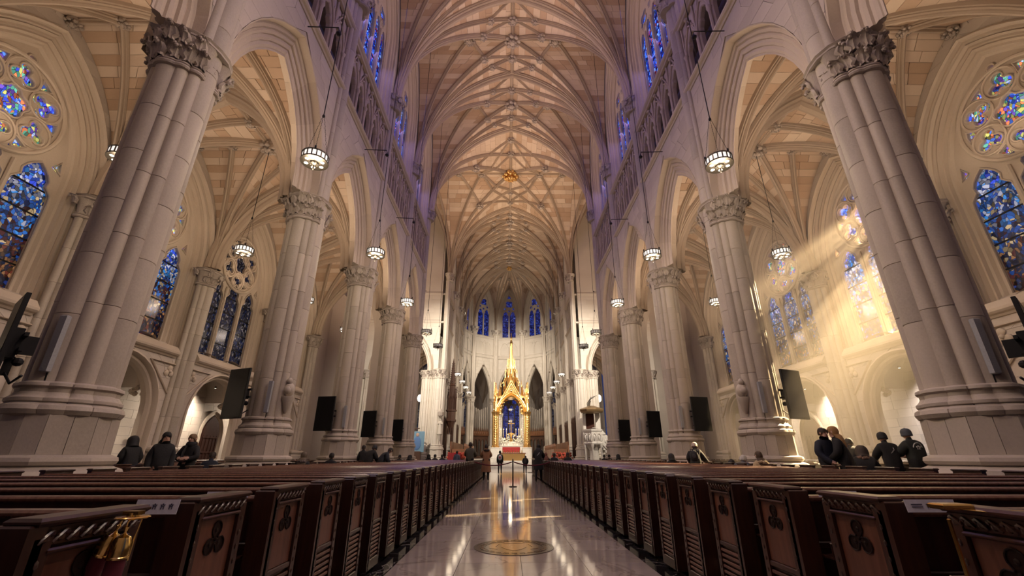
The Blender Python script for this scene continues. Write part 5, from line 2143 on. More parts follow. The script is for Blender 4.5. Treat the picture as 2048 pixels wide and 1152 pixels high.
def gable(g, half, d):
    A = Arch(half, half * 1.45, 6.9)
    arch_band(g, A, [(.50, d), (.50, d - .12), (.40, d - .18), (.32, d - .06), (.22, d - .14), (.14, d - .02), (.06, d - .1), (0, d + .05), (0, d + .3)], 12)
    P = A.pts(.48, 12)
    Z = lambda x: 11.5 - abs(x) / (half + .55) * 4.0
    g.grid(np.array([[(x, d, z) for x, z in P], [(x, d, max(z, Z(x))) for x, z in P]]))
    for sx in (-1, 1):
        g.tube([(sx * (half + .6), d - .05, 7.4), (0, d - .05, 11.6)], .10, 8)
        g.tube([(sx * (half + .35), d - .08, 7.45), (0, d - .08, 11.1)], .05, 6)
        for j in range(10):
            u = (j + .5) / 10
            g.ball((sx * (half + .6) * (1 - u), d - .05, 7.55 + 4.1 * u), (.11, .09, .13), 7, 5)
        for j in range(6):                         # cusps that hang inside the arch
            a = j / 6
            x = sx * (half - .04) * math.cos(a * 1.15)
            z = 6.9 + half * 1.45 * math.sin(a * 1.3)
            g.ball((x * .93, d, z), (.16, .08, .16), 7, 5)
    for (x, z, s_) in ((0, 10.1, .32), (-.5, 9.9, .16), (.5, 9.9, .16), (0, 10.75, .15)):
        g.tube([(x + s_ * math.cos(t), d - .06, z + s_ * math.sin(t)) for t in np.linspace(0, 2 * PI, 17)], .05, 6, cap=False)
        g.ball((x, d - .05, z), s_ * .5, 8, 5)


for k in range(4):
    half, d = ((1.72, -1.55), (.95, -2.45))[k % 2]
    g = G(); gable(g, half, d)
    link('gable', g.mesh('gable', 'gold', smooth=.6), r, T(0, 0, 0, k * PI / 2))
g = G()
g.box((0, 0, 9.3), (4.2, 2.4, .3))
link('vault', g.mesh('vault', 'gold'), r)
for tier, (rad, z0, h, n) in enumerate(((1.55, 9.6, 2.4, 8), (.95, 10.6, 3.0, 8), (.58, 11.6, 3.7, 8))):
    for k in range(n):
        t = 2 * PI * k / n + tier * .3
        g = G()
        g.lathe([(.085, z0), (.085, z0 + h * .5), (.12, z0 + h * .52), (.12, z0 + h * .56), (.07, z0 + h * .6), (.05, z0 + h * .85), (.01, z0 + h)], 8, (rad * math.cos(t), rad * .75 * math.sin(t), 0))
        for j in range(4):
            g.ball((rad * math.cos(t), rad * .75 * math.sin(t), z0 + h * (.6 + .09 * j)), .085 - .012 * j, 6, 4)
        link('pinnacle', g.mesh('small_pinnacle', 'gold', smooth=.6), r)
g = G()
g.lathe([(.62, 10.2), (.58, 12.3), (.44, 12.5), (.40, 14.2), (.34, 14.4), (.32, 15.0), (.26, 15.3), (.19, 17.6), (.25, 17.7), (.21, 17.85), (.12, 18.2), (.16, 18.4), (.10, 18.7), (.06, 19.0), (.10, 19.15), (.01, 19.4)], 8)
for j in range(9):
    for q in range(4):
        t = q * PI / 2
        g.ball(((.26 - .018 * j) * math.cos(t), (.26 - .018 * j) * math.sin(t), 15.4 + .26 * j), .06, 6, 4)
link('spire', g.mesh('spire', 'gold', smooth=.5), r)
g = G()
for k in range(8):
    t = k * PI / 4
    for (a, b) in ((.9, 12.4), (.62, 13.8), (.45, 15.0)):
        g.tube([(a * 1.5 * math.cos(t), a * 1.1 * math.sin(t), b - 1.0), (a * math.cos(t), a * .8 * math.sin(t), b - .2), (.3 * math.cos(t), .3 * math.sin(t), b + .2)], .05, 6)
link('flying_tracery', g.mesh('flying_tracery', 'gold', smooth=.8), r)

# high altar
r = thing('high_altar', 'white high altar with a red frontal under the golden canopy', 'altar', T(BX, BY - .2, 0))
g = G(); g.cham((0, 0, 2.0), (3.6, 1.1, 1.0), .04); g.cham((0, 0, 2.53), (3.8, 1.25, .08), .02); link('table', g.mesh('table', 'white_marble'), r)
g = G(); g.cham((0, -.58, 2.02), (2.5, .03, .72), .005); link('frontal', g.mesh('frontal', 'red'), r)
g = G(); g.cham((0, .45, 2.85), (3.5, .35, .6), .03); link('gradine', g.mesh('gradine', 'white_marble'), r)
for k in range(6):
    x = (-1.5, -1.1, -.7, .7, 1.1, 1.5)[k]
    r = thing('candlestick', '%s tall gilt candlestick on the high altar' % ORD[k], 'candlestick', T(BX + x, BY + .2, 3.15), 'altar candlesticks')
    g = G(); g.lathe([(.12, 0), (.12, .03), (.03, .1), (.05, .25), (.025, .5), (.05, .7), (.09, .8), (.03, .83)], 10); link('stick', g.mesh('stick', 'gold', smooth=.7), r)
    g = G(); g.lathe([(.03, .83), (.03, 1.6), (.005, 1.62)], 8); link('candle', g.mesh('candle', 'candle'), r)
    g = G(); g.lathe([(.002, 1.62), (.03, 1.67), (.002, 1.78)], 6); link('flame', g.mesh('flame', 'flame'), r)
r = thing('altar_cross', 'bronze and gold crucifix standing over the high altar', 'cross', T(BX, BY + .35, 3.15))
g = G(); g.lathe([(.3, 0), (.32, .2), (.12, .45), (.2, .8), (.5, 1.05), (.55, 1.15), (.1, 1.2)], 14); link('stand', g.mesh('stand', 'gold', smooth=.7), r)
g = G(); g.box((0, 0, 2.1), (.10, .08, 1.9)); g.box((0, 0, 2.5), (1.0, .08, .10)); link('beam', g.mesh('beam', 'gold'), r)
for k in range(10):
    x = (-2.0, -1.6, -1.3, -.95, -.45, .45, .95, 1.3, 1.6, 2.0)[k]
    r = thing('altar_flowers', '%s vase of white flowers along the high altar' % ORD[k], 'flowers', T(BX + x, BY - .25 + .2 * (k % 2), 2.57), 'altar flowers')
    g = G(); g.lathe([(.08, 0), (.12, .12), (.07, .26), (.1, .32)], 10); link('vase', g.mesh('vase', 'white_marble', smooth=.7), r)
    g = G()
    rr = np.random.default_rng(k)
    hh = rr.uniform(.6, 1.2)
    for j in range(26):
        u = rr.random()
        a = rr.uniform(0, 6.28)
        g.ball((.26 * (1 - u * .7) * math.cos(a), .22 * (1 - u * .7) * math.sin(a), .4 + hh * u), .075, 6, 4)
    link('blossoms', g.mesh('blossoms', plain('white_blossom', (.85, .82, .72), .8), smooth=1), r, kind='stuff')
r = thing('communion_table', 'gilded wooden table with a red cloth before the high altar', 'table', T(BX + .1, 59.0, .5))
g = G(); g.cham((0, 0, 1.0), (3.4, 1.1, .12), .02); link('top', g.mesh('top', 'stall'), r)
g = G(); g.cham((0, -.48, .5), (2.9, .05, .9), .01); link('front_panel', g.mesh('front_panel', 'gold'), r)
for sx in (-1, 1):
    for sy in (-1, 1):
        g = G(); g.lathe([(.10, 0), (.12, .1), (.07, .3), (.10, .7), (.12, .95)], 10); link('leg', g.mesh('leg', 'gold', smooth=.7), r, T(sx * 1.5, sy * .42, 0))
for k in range(9):
    g = G(); g.lathe([(.05, 0), (.07, .1), (.04, .2), (.06, .26), (.01, .3)], 8)
    o = thing('altar_vessel', '%s small gilt vessel on the table before the altar' % ORD[k], 'vessel', T(BX + .1 - 1.2 + .3 * k, 58.9, 1.56), 'gilt vessels', g.mesh('altar_vessel', 'gold', smooth=.7))

# ---------------------------------------------------------------- pulpit
r = thing('pulpit', 'white marble pulpit with a bronze sounding board in front of the bright pier', 'pulpit', T(8.75, 47.6, 0))
hexa = [(math.cos(k * PI / 3 + .2) * 1.0, math.sin(k * PI / 3 + .2) * 1.0) for k in range(6)]
oct_ = [(math.cos(k * PI / 4 + .2), math.sin(k * PI / 4 + .2)) for k in range(8)]
g = G(); g.ring([(x * .5, y * .5) for x, y in oct_], [(.3, 0), (.3, .3), (.1, .4), (0, .6), (0, 1.7), (.3, 2.2), (.55, 2.45)])
for x, y in hexa:
    g.lathe([(.16, .0), (.16, .2), (.09, .3), (.09, 1.95), (.16, 2.1), (.17, 2.3)], 10, (x * .95, y * .95, 0))
link('base', g.mesh('base', 'white_marble', smooth=.5), r)
g = G(); g.ring(hexa, [(.10, 2.3), (.14, 2.42), (.06, 2.5), (.04, 2.6), (.04, 3.5), (.12, 3.58), (.16, 3.7), (.16, 3.78), (.0, 3.8)], cap=True)
c = link('drum', g.mesh('drum', 'white_marble', smooth=.3), r)
g = G()
for k in range(6):
    a, b = np.array(hexa[k]), np.array(hexa[(k + 1) % 6])
    m_ = (a + b) / 2; n_ = m_ / np.linalg.norm(m_); t_ = (b - a) / np.linalg.norm(b - a)
    for s_ in (-.25, .25):
        A = Arch(.19, .28, 3.1)
        g.tube([(*(m_ + n_ * .10 + t_ * (x + s_)), z) for x, z in A.pts(0, 5, 2.65)], .035, 6)
        g.ball((*(m_ + n_ * .09 + t_ * s_), 2.95), (.10, .10, .28), 8, 6)
    g.lathe([(.06, 2.55), (.06, 3.5)], 8, (*(a * 1.04), 0))
link('arcading', g.mesh('arcading', 'white_marble', smooth=.8), c)
g = G(); g.cham((-.05, 1.0, 4.6), (.9, .12, 1.75), .03); link('back_panel', g.mesh('back_panel', 'door'), r)
g = G(); g.cham((-.7, .95, 4.4), (.3, .3, 2.2), .03); g.cham((.75, .95, 4.4), (.5, .3, 2.2), .03); link('back_post', g.mesh('back_post', 'white_marble'), r)
g = G(); g.ring([(x * 1.2, y * 1.2) for x, y in oct_], [(-.3, 5.45), (.0, 5.5), (.10, 5.62), (.14, 5.78), (.10, 5.86), (-.2, 5.95), (-.9, 6.2)]); link('sounding_board', g.mesh('sounding_board', plain('aged_bronze', (.30, .20, .10), .45, .6), smooth=.4), r)
g = G()
for k in range(5):
    g.tube([(-.35 + .05 * k, .3, 6.0), (-.4 + .1 * k, .2, 6.5 + .15 * k), (-.1 + .2 * k, .1, 6.9 + .1 * k)], .03, 6); g.ball((-.3 + .06 * k, .25, 6.2 + .12 * k), .1, 7, 5)
link('cresting', g.mesh('cresting', 'bronze', smooth=.8), r)
g = G(); g.cham((.1, -.8, 3.9), (.6, .4, .06), .01); g.tube([(.1, -.7, 3.7), (.1, -.7, 3.9)], .03, 6); link('book_rest', g.mesh('book_rest', 'white_marble'), r)
r = thing('stair_pulpit', 'white marble pulpit stair with carved side beside the bronze sounding board', 'stair', T(10.3, 47.9, 0))
for k in range(9):
    g = G(); g.cham((.9 - .2 * k, 0, .125 + .25 * k), (.24, 1.0, .25), .01); link('step', g.mesh('step', 'white_marble'), r)
g = G(); g.prism([(1.1, .4), (-1.0, 2.6), (-1.0, 3.7), (-.6, 3.7), (1.1, 1.7)], -.62, -.5); link('balustrade', g.mesh('balustrade', 'white_marble'), r)
g = G()
for k in range(5):
    g.ball((.8 - .38 * k, -.64, 1.35 + .42 * k), (.13, .05, .22), 8, 5)
link('carving', g.mesh('carving', 'white_marble', smooth=1), r)
r = thing('camera_boom', 'small black camera on a thin arm beside the pulpit', 'camera', T(10.6, 46.5, 0))
g = G(); g.tube([(0, 0, 0), (0, 0, 3.9)], .03, 6); g.tube([(-1.0, 0, 3.85), (.1, 0, 4.0)], .025, 6); link('stand', g.mesh('stand', 'plastic'), r)
g = G(); g.cham((.15, 0, 4.1), (.5, .2, .2), .03); g.lathe([(.09, 0), (.09, .2)], 10, (.15, 0, 3.8)); link('body', g.mesh('body', 'plastic'), r)

# ---------------------------------------------------------------- throne canopy, statue, stalls, screens
r = thing('throne_canopy', 'tall dark carved oak canopy hanging on the first choir pier', 'canopy', T(-7.15, 54.6, 0))
g = G(); g.ring([(x * .55, y * .55) for x, y in oct_], [(-.45, 4.0), (-.25, 4.4), (.0, 5.0), (.10, 5.1), (.10, 5.3), (0, 5.4), (0, 6.2), (.12, 6.3), (.12, 6.45), (-.05, 6.5)]); link('tester', g.mesh('tester', 'dark_oak', smooth=.3), r)
for k in range(8):
    x, y = oct_[k]
    g = G(); g.lathe([(.09, 6.4), (.09, 7.8), (.13, 7.9), (.04, 8.6), (.01, 9.3)], 6, (x * .5, y * .5, 0)); g.lathe([(.05, 3.6), (.09, 3.9), (.05, 4.4)], 6, (x * .3, y * .3, 0))
    for j in range(4):
        g.ball((x * .5, y * .5, 8.0 + .3 * j), .08, 6, 4)
    link('pinnacle', g.mesh('pinnacle', 'dark_oak', smooth=.6), r)
g = G(); g.ring([(x * .3, y * .3) for x, y in oct_], [(.1, 6.4), (.05, 9.3), (.12, 9.4), (-.02, 9.6), (-.08, 11.0), (-.2, 12.3), (-.28, 12.8)])
for j in range(10):
    for q in range(4):
        g.ball(((.32 - .02 * j) * math.cos(q * PI / 2), (.32 - .02 * j) * math.sin(q * PI / 2), 9.7 + .27 * j), .08, 6, 4)
link('spire', g.mesh('spire', 'dark_oak', smooth=.4), r)
r = thing('pier_statue', 'pale robed saint under a little canopy on the bright crossing pier', 'statue', T(-7.75, 50.0, 0))
link('figure', robed_figure(1.55, 'choir'), r, T(0, 0, 3.5))
g = G(); g.lathe([(.05, 2.7), (.15, 2.9), (.22, 3.3), (.34, 3.42), (.34, 3.5)], 10); link('corbel', g.mesh('corbel', 'choir', smooth=.6), r)
g = G(); g.lathe([(.30, 5.35), (.34, 5.45), (.34, 5.75), (.2, 5.85), (.02, 6.2)], 8); link('canopy', g.mesh('canopy', 'carve', smooth=.4), r)
r = thing('blue_painting', 'blue icon painting of a robed figure on a stand beside the bright crossing pier', 'painting', T(-9.9, 48.8, 0))
g = G(); g.cham((0, 0, 2.6), (1.5, .08, 2.1), .02); link('board', g.mesh('board', 'blue_mosaic'), r)
g = G(); g.ball((0, -.06, 2.45), (.42, .04, .7), 12, 8); link('robe', g.mesh('robe', plain('blue_robe', (.10, .20, .42), .7), smooth=1), r)
g = G(); g.ball((0, -.07, 3.3), (.17, .04, .2), 10, 7); link('face', g.mesh('face', plain('painted_skin', (.5, .33, .25), .7), smooth=1), r)
g = G(); g.cham((0, .1, .82), (.9, .5, 1.64), .02); g.tube([(-.6, .0, 3.85), (.2, -.15, 3.95)], .06, 8); link('stand', g.mesh('stand', 'dark_oak'), r)
r = thing('red_dais', 'red cloth covered platform beside the bright crossing pier', 'platform', T(-6.0, 50.2, 0))
g = G(); g.cham((0, 0, .75), (1.3, 1.0, 1.5), .03); link('cloth', g.mesh('cloth', 'red'), r)
for sg in (-1, 1):
    for k in range(6):
        y = 52.4 + 2.3 * k
        r = thing('choir_stall', '%s carved oak choir stall desk %s' % (ORD[k], SIDE[sg]), 'choir stall', T(sg * 5.7, y, .8), 'choir stalls')
        g = G(); g.cham((0, 0, .55), (1.5, 2.1, 1.1), .03); link('desk', g.mesh('desk', 'stall'), r)
        g = G(); g.cham((sg * .9, 0, .95), (.15, 2.15, 1.9), .03); link('back', g.mesh('back', 'stall'), r)
        for j in range(4):
            g = G(); g.lathe([(.06, 1.1), (.06, 1.35), (.10, 1.42), (.02, 1.7)], 8, (-sg * .6, -.9 + .6 * j, 0)); link('finial', g.mesh('finial', 'stall', smooth=.6), r)
    for k in range(4):
        rr = np.random.default_rng(40 + k)
        r = thing('flower_basket', '%s red and white flower arrangement by the choir stalls %s' % (ORD[k], SIDE[sg]), 'flowers', T(sg * (5.0 + .55 * k), 50.9 + .3 * k, .35), 'flower arrangements')
        g = G(); g.lathe([(.25, 0), (.32, .5), (.3, .55)], 12); link('basket', g.mesh('basket', 'stall', smooth=.6), r)
        g = G()
        for j in range(30):
            a, u = rr.uniform(0, 6.28), rr.random()
            g.ball((.4 * (1 - u * .5) * math.cos(a), .4 * (1 - u * .5) * math.sin(a), .6 + .6 * u), .09, 6, 4)
        link('blossoms', g.mesh('blossoms', plain('red_blossom', (.55, .10, .06), .8), smooth=1), r, kind='stuff')
    for k in range(3):
        mx = wallmx(sg, 8.0, (YC[k] + YC[k + 1]) / 2)
        r = thing('choir_screen', 'carved oak screen between the choir piers, %s bay %s' % (ORD[k], SIDE[sg]), 'screen', mx, 'choir screens')
        holes = [lancet(-2.1 + .84 * i, .30, 2.1, 3.9, .5, 6) for i in range(6)]
        g = G(); plate(g, [(-2.6, .8), (2.6, .8), (2.6, 4.9), (-2.6, 4.9)], holes, -.08, .08, .03); link('panel', g.mesh('panel', 'dark_oak'), r)
        for i in range(7):
            g = G(); g.lathe([(.08, .8), (.08, 5.0), (.12, 5.1), (.02, 5.7)], 8, (-2.52 + .84 * i, -.1, 0)); link('post', g.mesh('post', 'dark_oak', smooth=.6), r)
for i in (0, 1, 3, 4):
    mx, h = APSE_MX[i]
    w = h * (.72 if h > 2.2 else .6)
    r = thing('organ_case', 'oak screen with grey organ pipes in the %s apse arch' % ('outermost shaded', 'inner shaded', 'inner sunbeam side', 'outermost sunbeam side')[i if i < 2 else i - 1], 'organ', mx @ T(0, .9, 0), 'organ cases in the apse')
    n = 5 if h > 2.2 else 3
    ww = 2 * w / n
    holes = [lancet(-w + ww * (k + .5), ww * .36, 1.2, 3.4, ww * .6, 6) for k in range(n)]
    g = G(); plate(g, [(-w, .6), (w, .6), (w, 4.4), (-w, 4.4)], holes, -.1, .1, .03); link('screen', g.mesh('screen', 'dark_oak'), r)
    g = G(); g.cham((0, -.1, 4.75), (2 * w, .5, .75), .06)
    for k in range(9):
        g.lathe([(.05, 5.0), (.09, 5.2), (.02, 5.7)], 6, (-w + 2 * w * (k + .5) / 9, -.3, 0))
        g.ball((-w + 2 * w * (k + .5) / 9, -.38, 4.75), (.12, .06, .22), 7, 5)
    link('cresting', g.mesh('cresting', 'stall', smooth=.5), r)
    m_ = 9 if h > 2.2 else 7
    for k in range(m_):
        u = abs(k - (m_ - 1) / 2) / m_
        rad = w / m_ * .82
        top = 8.6 + 1.5 * u
        g = G(); g.lathe([(rad * .4, 5.1), (rad, 5.6), (rad, top), (rad * .9, top)], 12, (-w + 2 * w * (k + .5) / m_, 0, 0))
        g.box((-w + 2 * w * (k + .5) / m_, -rad, 5.85), (rad * .9, .03, .16))
        link('pipe', g.mesh('pipe', plain('organ_pipe_metal', (.42, .38, .34), .4, .5) if k == 0 and i == 0 else M.setdefault('pipe', bpy.data.materials['organ_pipe_metal']), smooth=.6), r)


# ---------------------------------------------------------------- people
SKIN = plain('skin', (.50, .29, .21), .55)
SKIN2 = plain('fair_skin', (.55, .34, .26), .55)
CLOTH = {}


def cloth(col, rough=.8):
    k = (col, rough)
    if k not in CLOTH:
        CLOTH[k] = plain('cloth_%d' % (len(CLOTH) + 1), col, rough, 0, .4, 30)
    return CLOTH[k]


BODYC = {}


def body_mesh(pose, lean, turn, arms, bulk, h):
    """one continuous skinned body, local +y is where it faces; returns mesh and joints"""
    key = (pose, lean, turn, arms, bulk, h)
    if key in BODYC:
        return BODYC[key]
    k = h / 1.70
    J = {}
    if pose == 'sit':
        pz = .50 / k
        J['pelvis'] = np.array([0, 0, pz])
        for s, n in ((-1, 'L'), (1, 'R')):
            J['hip' + n] = np.array([s * .10, .04, pz - .01]); J['knee' + n] = np.array([s * .12, .44, pz + .0])
            J['ankle' + n] = np.array([s * .12, .40, .09]); J['toe' + n] = np.array([s * .13, .56, .04])
    elif pose == 'kneel':
        pz = .55 / k
        J['pelvis'] = np.array([0, 0, pz])
        for s, n in ((-1, 'L'), (1, 'R')):
            J['hip' + n] = np.array([s * .10, .02, pz]); J['knee' + n] = np.array([s * .11, .22, .24])
            J['ankle' + n] = np.array([s * .11, -.20, .22]); J['toe' + n] = np.array([s * .11, -.34, .14])
    else:
        pz = .92
        st = .10 if pose == 'walk' else 0
        J['pelvis'] = np.array([0, 0, pz])
        for s, n in ((-1, 'L'), (1, 'R')):
            J['hip' + n] = np.array([s * .09, 0, pz - .04]); J['knee' + n] = np.array([s * .10, .03 + s * st, .50])
            J['ankle' + n] = np.array([s * .11, -.02 + s * st * 1.6, .09]); J['toe' + n] = np.array([s * .13, .15 + s * st * 1.6, .035])
    P = J['pelvis']
    R = Matrix.Rotation(math.radians(turn), 3, 'Z') @ Matrix.Rotation(math.radians(-lean), 3, 'X')
    def up(x, y, z):
        return P + np.array(R @ Vector((x, y, z)))
    J['waist'] = up(0, .0, .17); J['chest'] = up(0, .01, .36); J['neck'] = up(0, .0, .54); J['jaw'] = up(0, .035, .62); J['skull'] = up(0, .025, .70); J['top'] = up(0, .01, .765)
    A = {'side': ((.21, -.02, .22), (.22, .07, -.02), (.21, .12, -.10)),
         'lap': ((.23, .02, .23), (.13, .22, .06), (.05, .28, .04)),
         'rest': ((.24, .14, .27), (.17, .38, .24), (.10, .47, .22)),
         'pray': ((.22, .12, .24), (.08, .28, .34), (.03, .33, .42)),
         'cross': ((.24, .06, .22), (.06, .20, .18), (-.08, .20, .20)),
         'reach': ((.27, .12, .25), (.36, .36, .22), (.40, .45, .21))}[arms]
    for s, n in ((-1, 'L'), (1, 'R')):
        J['sh' + n] = up(s * .158, 0, .435)
        e, w, f = A
        if arms == 'reach' and s == -1:
            e, w, f = ((.24, .05, .22), (.15, .25, .12), (.10, .32, .10))
        J['el' + n] = up(s * e[0], e[1], e[2]); J['wr' + n] = up(s * w[0], w[1], w[2]); J['hand' + n] = up(s * f[0], f[1], f[2])
    E = [('pelvis', 'waist'), ('waist', 'chest'), ('chest', 'neck'), ('neck', 'jaw'), ('jaw', 'skull'), ('skull', 'top')]
    for n in 'LR':
        E += [('pelvis', 'hip' + n), ('hip' + n, 'knee' + n), ('knee' + n, 'ankle' + n), ('ankle' + n, 'toe' + n), ('chest', 'sh' + n), ('sh' + n, 'el' + n), ('el' + n, 'wr' + n), ('wr' + n, 'hand' + n)]
    b = bulk
    RAD = {'pelvis': (.15 + b, .11 + b), 'waist': (.135 + b, .10 + b), 'chest': (.15 + b, .115 + b), 'neck': (.06, .06), 'jaw': (.068, .075), 'skull': (.082, .095), 'top': (.055, .06),
           'hip': (.10 + b * .5,) * 2, 'knee': (.062 + b * .3,) * 2, 'ankle': (.045,) * 2, 'toe': (.038,) * 2, 'sh': (.074 + b * .5,) * 2, 'el': (.055 + b * .7,) * 2, 'wr': (.038 + b * .5,) * 2, 'hand': (.036, .022)}
    names = list(J)
    me = bpy.data.meshes.new('tmp')
    me.from_pydata([tuple(J[n] * k) for n in names], [(names.index(a), names.index(c)) for a, c in E], [])
    o = bpy.data.objects.new('tmp', me)
    sc = bpy.data.scenes.new('workbench')
    sc.collection.objects.link(o)
    md = o.modifiers.new('skin', 'SKIN')
    md.use_smooth_shade = True
    for v, n in zip(me.skin_vertices[0].data, names):
        base = n[:-1] if n[-1] in 'LR' and n[:-1] in RAD else n
        r = RAD[base]
        v.radius = (r[0] * k, r[1] * k)
        v.use_root = (n == 'pelvis')
    sb = o.modifiers.new('sub', 'SUBSURF'); sb.levels = 2; sb.render_levels = 2
    vl = sc.view_layers[0]
    vl.update()
    out = bpy.data.meshes.new_from_object(o.evaluated_get(vl.depsgraph))
    bpy.data.objects.remove(o)
    bpy.data.scenes.remove(sc)
    bpy.data.meshes.remove(me)
    # clothing regions by nearest bone
    seg = [(J[a] * k, J[c] * k, a, c) for a, c in E]
    idx = []
    for p in out.polygons:
        c = np.array(p.center)
        best, nm = 9, None
        for a, d, na, nb in seg:
            ab = d - a
            t = max(0, min(1, (c - a) @ ab / (ab @ ab)))
            q = np.linalg.norm(c - a - ab * t)
            if q < best:
                best, nm = q, (na, nb, t)
        na, nb, t = nm
        if (na in ('jaw', 'skull')) or (na == 'neck' and t > .6) or nb.startswith('hand'):
            m = 0
        elif na.startswith(('hip', 'knee')) or nb.startswith('hip'):
            m = 2
        elif na.startswith('ankle'):
            m = 3
        else:
            m = 1
        idx.append(m)
    out.polygons.foreach_set('material_index', idx)
    out.polygons.foreach_set('use_smooth', [True] * len(idx))
    BODYC[key] = (out, {n: J[n] * k for n in names}, k, idx)
    return BODYC[key]


def hair_mesh(style, k, seed=0):
    """hair over a skull at the origin (skull centre), facing +y"""
    g = G()
    r = np.random.default_rng(seed)
    A = np.linspace(0, 2 * PI, 20, endpoint=False)
    rows = []
    if style in ('hat', 'hood', 'fur'):
        top = .145 if style != 'hat' else .135
        R0 = {'hat': .106, 'hood': .135, 'fur': .14}[style]
        for u in np.linspace(.03, 1, 9):
            z = top * math.cos(u * PI * (.52 if style == 'hat' else .62))
            rad = R0 * math.sin(min(u * PI * .6, PI / 2)) ** .75
            rows.append([(rad * math.cos(a), rad * 1.12 * math.sin(a) - .01 - (.02 if style != 'hat' else 0), z) for a in A])
        if style == 'hat':
            rows += [[(q * math.cos(a), q * 1.12 * math.sin(a) - .01, z) for a in A] for q, z in ((.107, -.012), (.106, -.045), (.10, -.05))]
        else:
            rows += [[(q * math.cos(a), q * 1.1 * math.sin(a) - .03, z) for a in A if True] for q, z in ((.135, -.10), (.15, -.16))]
        g.grid(np.array(rows), cv=True)
        if style == 'hat':
            g.ball((0, -.01, .132), .016, 8, 5)
        if style == 'fur':
            for a in np.linspace(0, 2 * PI, 26, endpoint=False):
                g.ball((.125 * math.cos(a), .09 + .03 * math.sin(a), -.02 + .135 * math.sin(a)), .03, 6, 4)
    else:
        n = 9
        for u in np.linspace(.03, 1, n):
            row = []
            for a in A:
                front = max(0, math.sin(a))
                um = u * PI * (.66 - .26 * front)
                z = .125 * math.cos(um)
                rad = .096 * math.sin(um) ** .8 + .006 * math.sin(a * 7 + seed)
                row.append((rad * math.cos(a), (rad * 1.15) * math.sin(a) - .012, z))
            rows.append(row)
        if style == 'long':
            for z, w, y in ((-.10, .115, -.05), (-.20, .135, -.07), (-.32, .13, -.08), (-.42, .09, -.075)):
                row = []
                for a, base in zip(A, rows[8]):
                    f = max(0, math.sin(a))
                    row.append((w * math.cos(a) * (1 + .06 * math.sin(a * 9 + z * 30)), y - .055 + (.11 * f if f > 0 else .045 * math.sin(a)), z * (1 if f < .3 else .9)))
                rows.append(row)
        g.grid(np.array(rows), cv=True)
    g.xf(Matrix.Scale(k, 4))
    return g


def face_mesh(k):
    g = G()
    for s in (-1, 1):
        g.ball((s * .034, .083, .0), (.012, .008, .008), 8, 5, 1)
        g.box((s * .034, .09, .018), (.032, .008, .006), 2)
        g.ball((s * .088, -.005, -.01), (.012, .026, .034), 8, 5, 0)
    g.add([(-.012, .085, .005), (.012, .085, .005), (.018, .088, -.035), (-.018, .088, -.035), (0, .118, -.032), (0, .10, .0)], [(0, 5, 4, 3), (1, 2, 4, 5), (2, 3, 4)], 0)
    g.box((0, .087, -.062), (.046, .010, .010), 3)
    g.xf(Matrix.Scale(k, 4))
    return g


LIP = plain('lips', (.30, .10, .09), .5)
EYE = plain('eyes', (.03, .02, .02), .2)
HANDM = {}


def hand_mesh(k):
    """palm, four bent fingers of different lengths and a thumb from its side; fingers run along +x"""
    g = G()
    g.ball((.04, 0, 0), (.048, .038, .016), 10, 6)
    for i, (y, l) in enumerate(((-.027, .062), (-.010, .074), (.009, .070), (.026, .055))):
        g.tube([(.07, y, 0), (.07 + l * .45, y * 1.1, -.004), (.07 + l * .8, y * 1.15, -.018), (.07 + l * .95, y * 1.15, -.034)], [.0095, .009, .008, .006], 6)
    g.tube([(.02, -.03, 0), (.045, -.055, -.006), (.072, -.060, -.014)], [.012, .010, .007], 6)
    g.xf(Matrix.Scale(k, 4))
    return g


def person(label, x, y, face, pose='stand', lean=0, turn=0, arms='side', bulk=.02, h=1.7, skin=None, top=(.02, .02, .022), bottom=(.02, .02, .025), hair='short', hcol=(.02, .012, .008), z=0.0, extra=None, group='visitors'):
    """face: heading in degrees, 0 looks along +y, 90 looks along -x"""
    me, J, k, idx = body_mesh(pose, lean, turn, arms, bulk, h)
    me = me.copy()
    me.name = 'body'
    sk = skin or SKIN2
    me.materials.clear()
    for m in (sk, cloth(top, .8), cloth(bottom), cloth((.015, .014, .014), .5)):
        me.materials.append(m)
    me.polygons.foreach_set('material_index', idx)
    me.update()
    r = thing('person', label, 'person', T(x, y, z, math.radians(face)), group)
    link('body', me, r)
    R = Matrix.Rotation(math.radians(turn), 4, 'Z') @ Matrix.Rotation(math.radians(-lean * .7), 4, 'X')
    hm = Matrix.Translation(tuple(J['skull'] - np.array([0, 0, .01]))) @ R
    link('hair' if hair in ('short', 'long') else 'headwear', hair_mesh(hair, k, int(abs(x * 7))).mesh('hair', cloth(hcol, .7), smooth=1), r, hm)
    link('face', face_mesh(k).mesh('face', [sk, EYE, cloth(hcol if hair in ('short', 'long') else (.03, .02, .015), .7), LIP], smooth=.8), r, hm)
    if k not in HANDM:
        HANDM[k] = hand_mesh(k)
    for n in 'LR':
        d = Vector(J['hand' + n] - J['wr' + n]).normalized()
        q = d.to_track_quat('X', 'Z').to_matrix().to_4x4()
        if n == 'L':
            q = q @ Matrix.Diagonal((1, -1, 1, 1))
        link('hand', HANDM[k].mesh('hand', sk, smooth=1), r, Matrix.Translation(tuple(J['wr' + n])) @ q)
    if extra:
        extra(r, J, k)
    return r


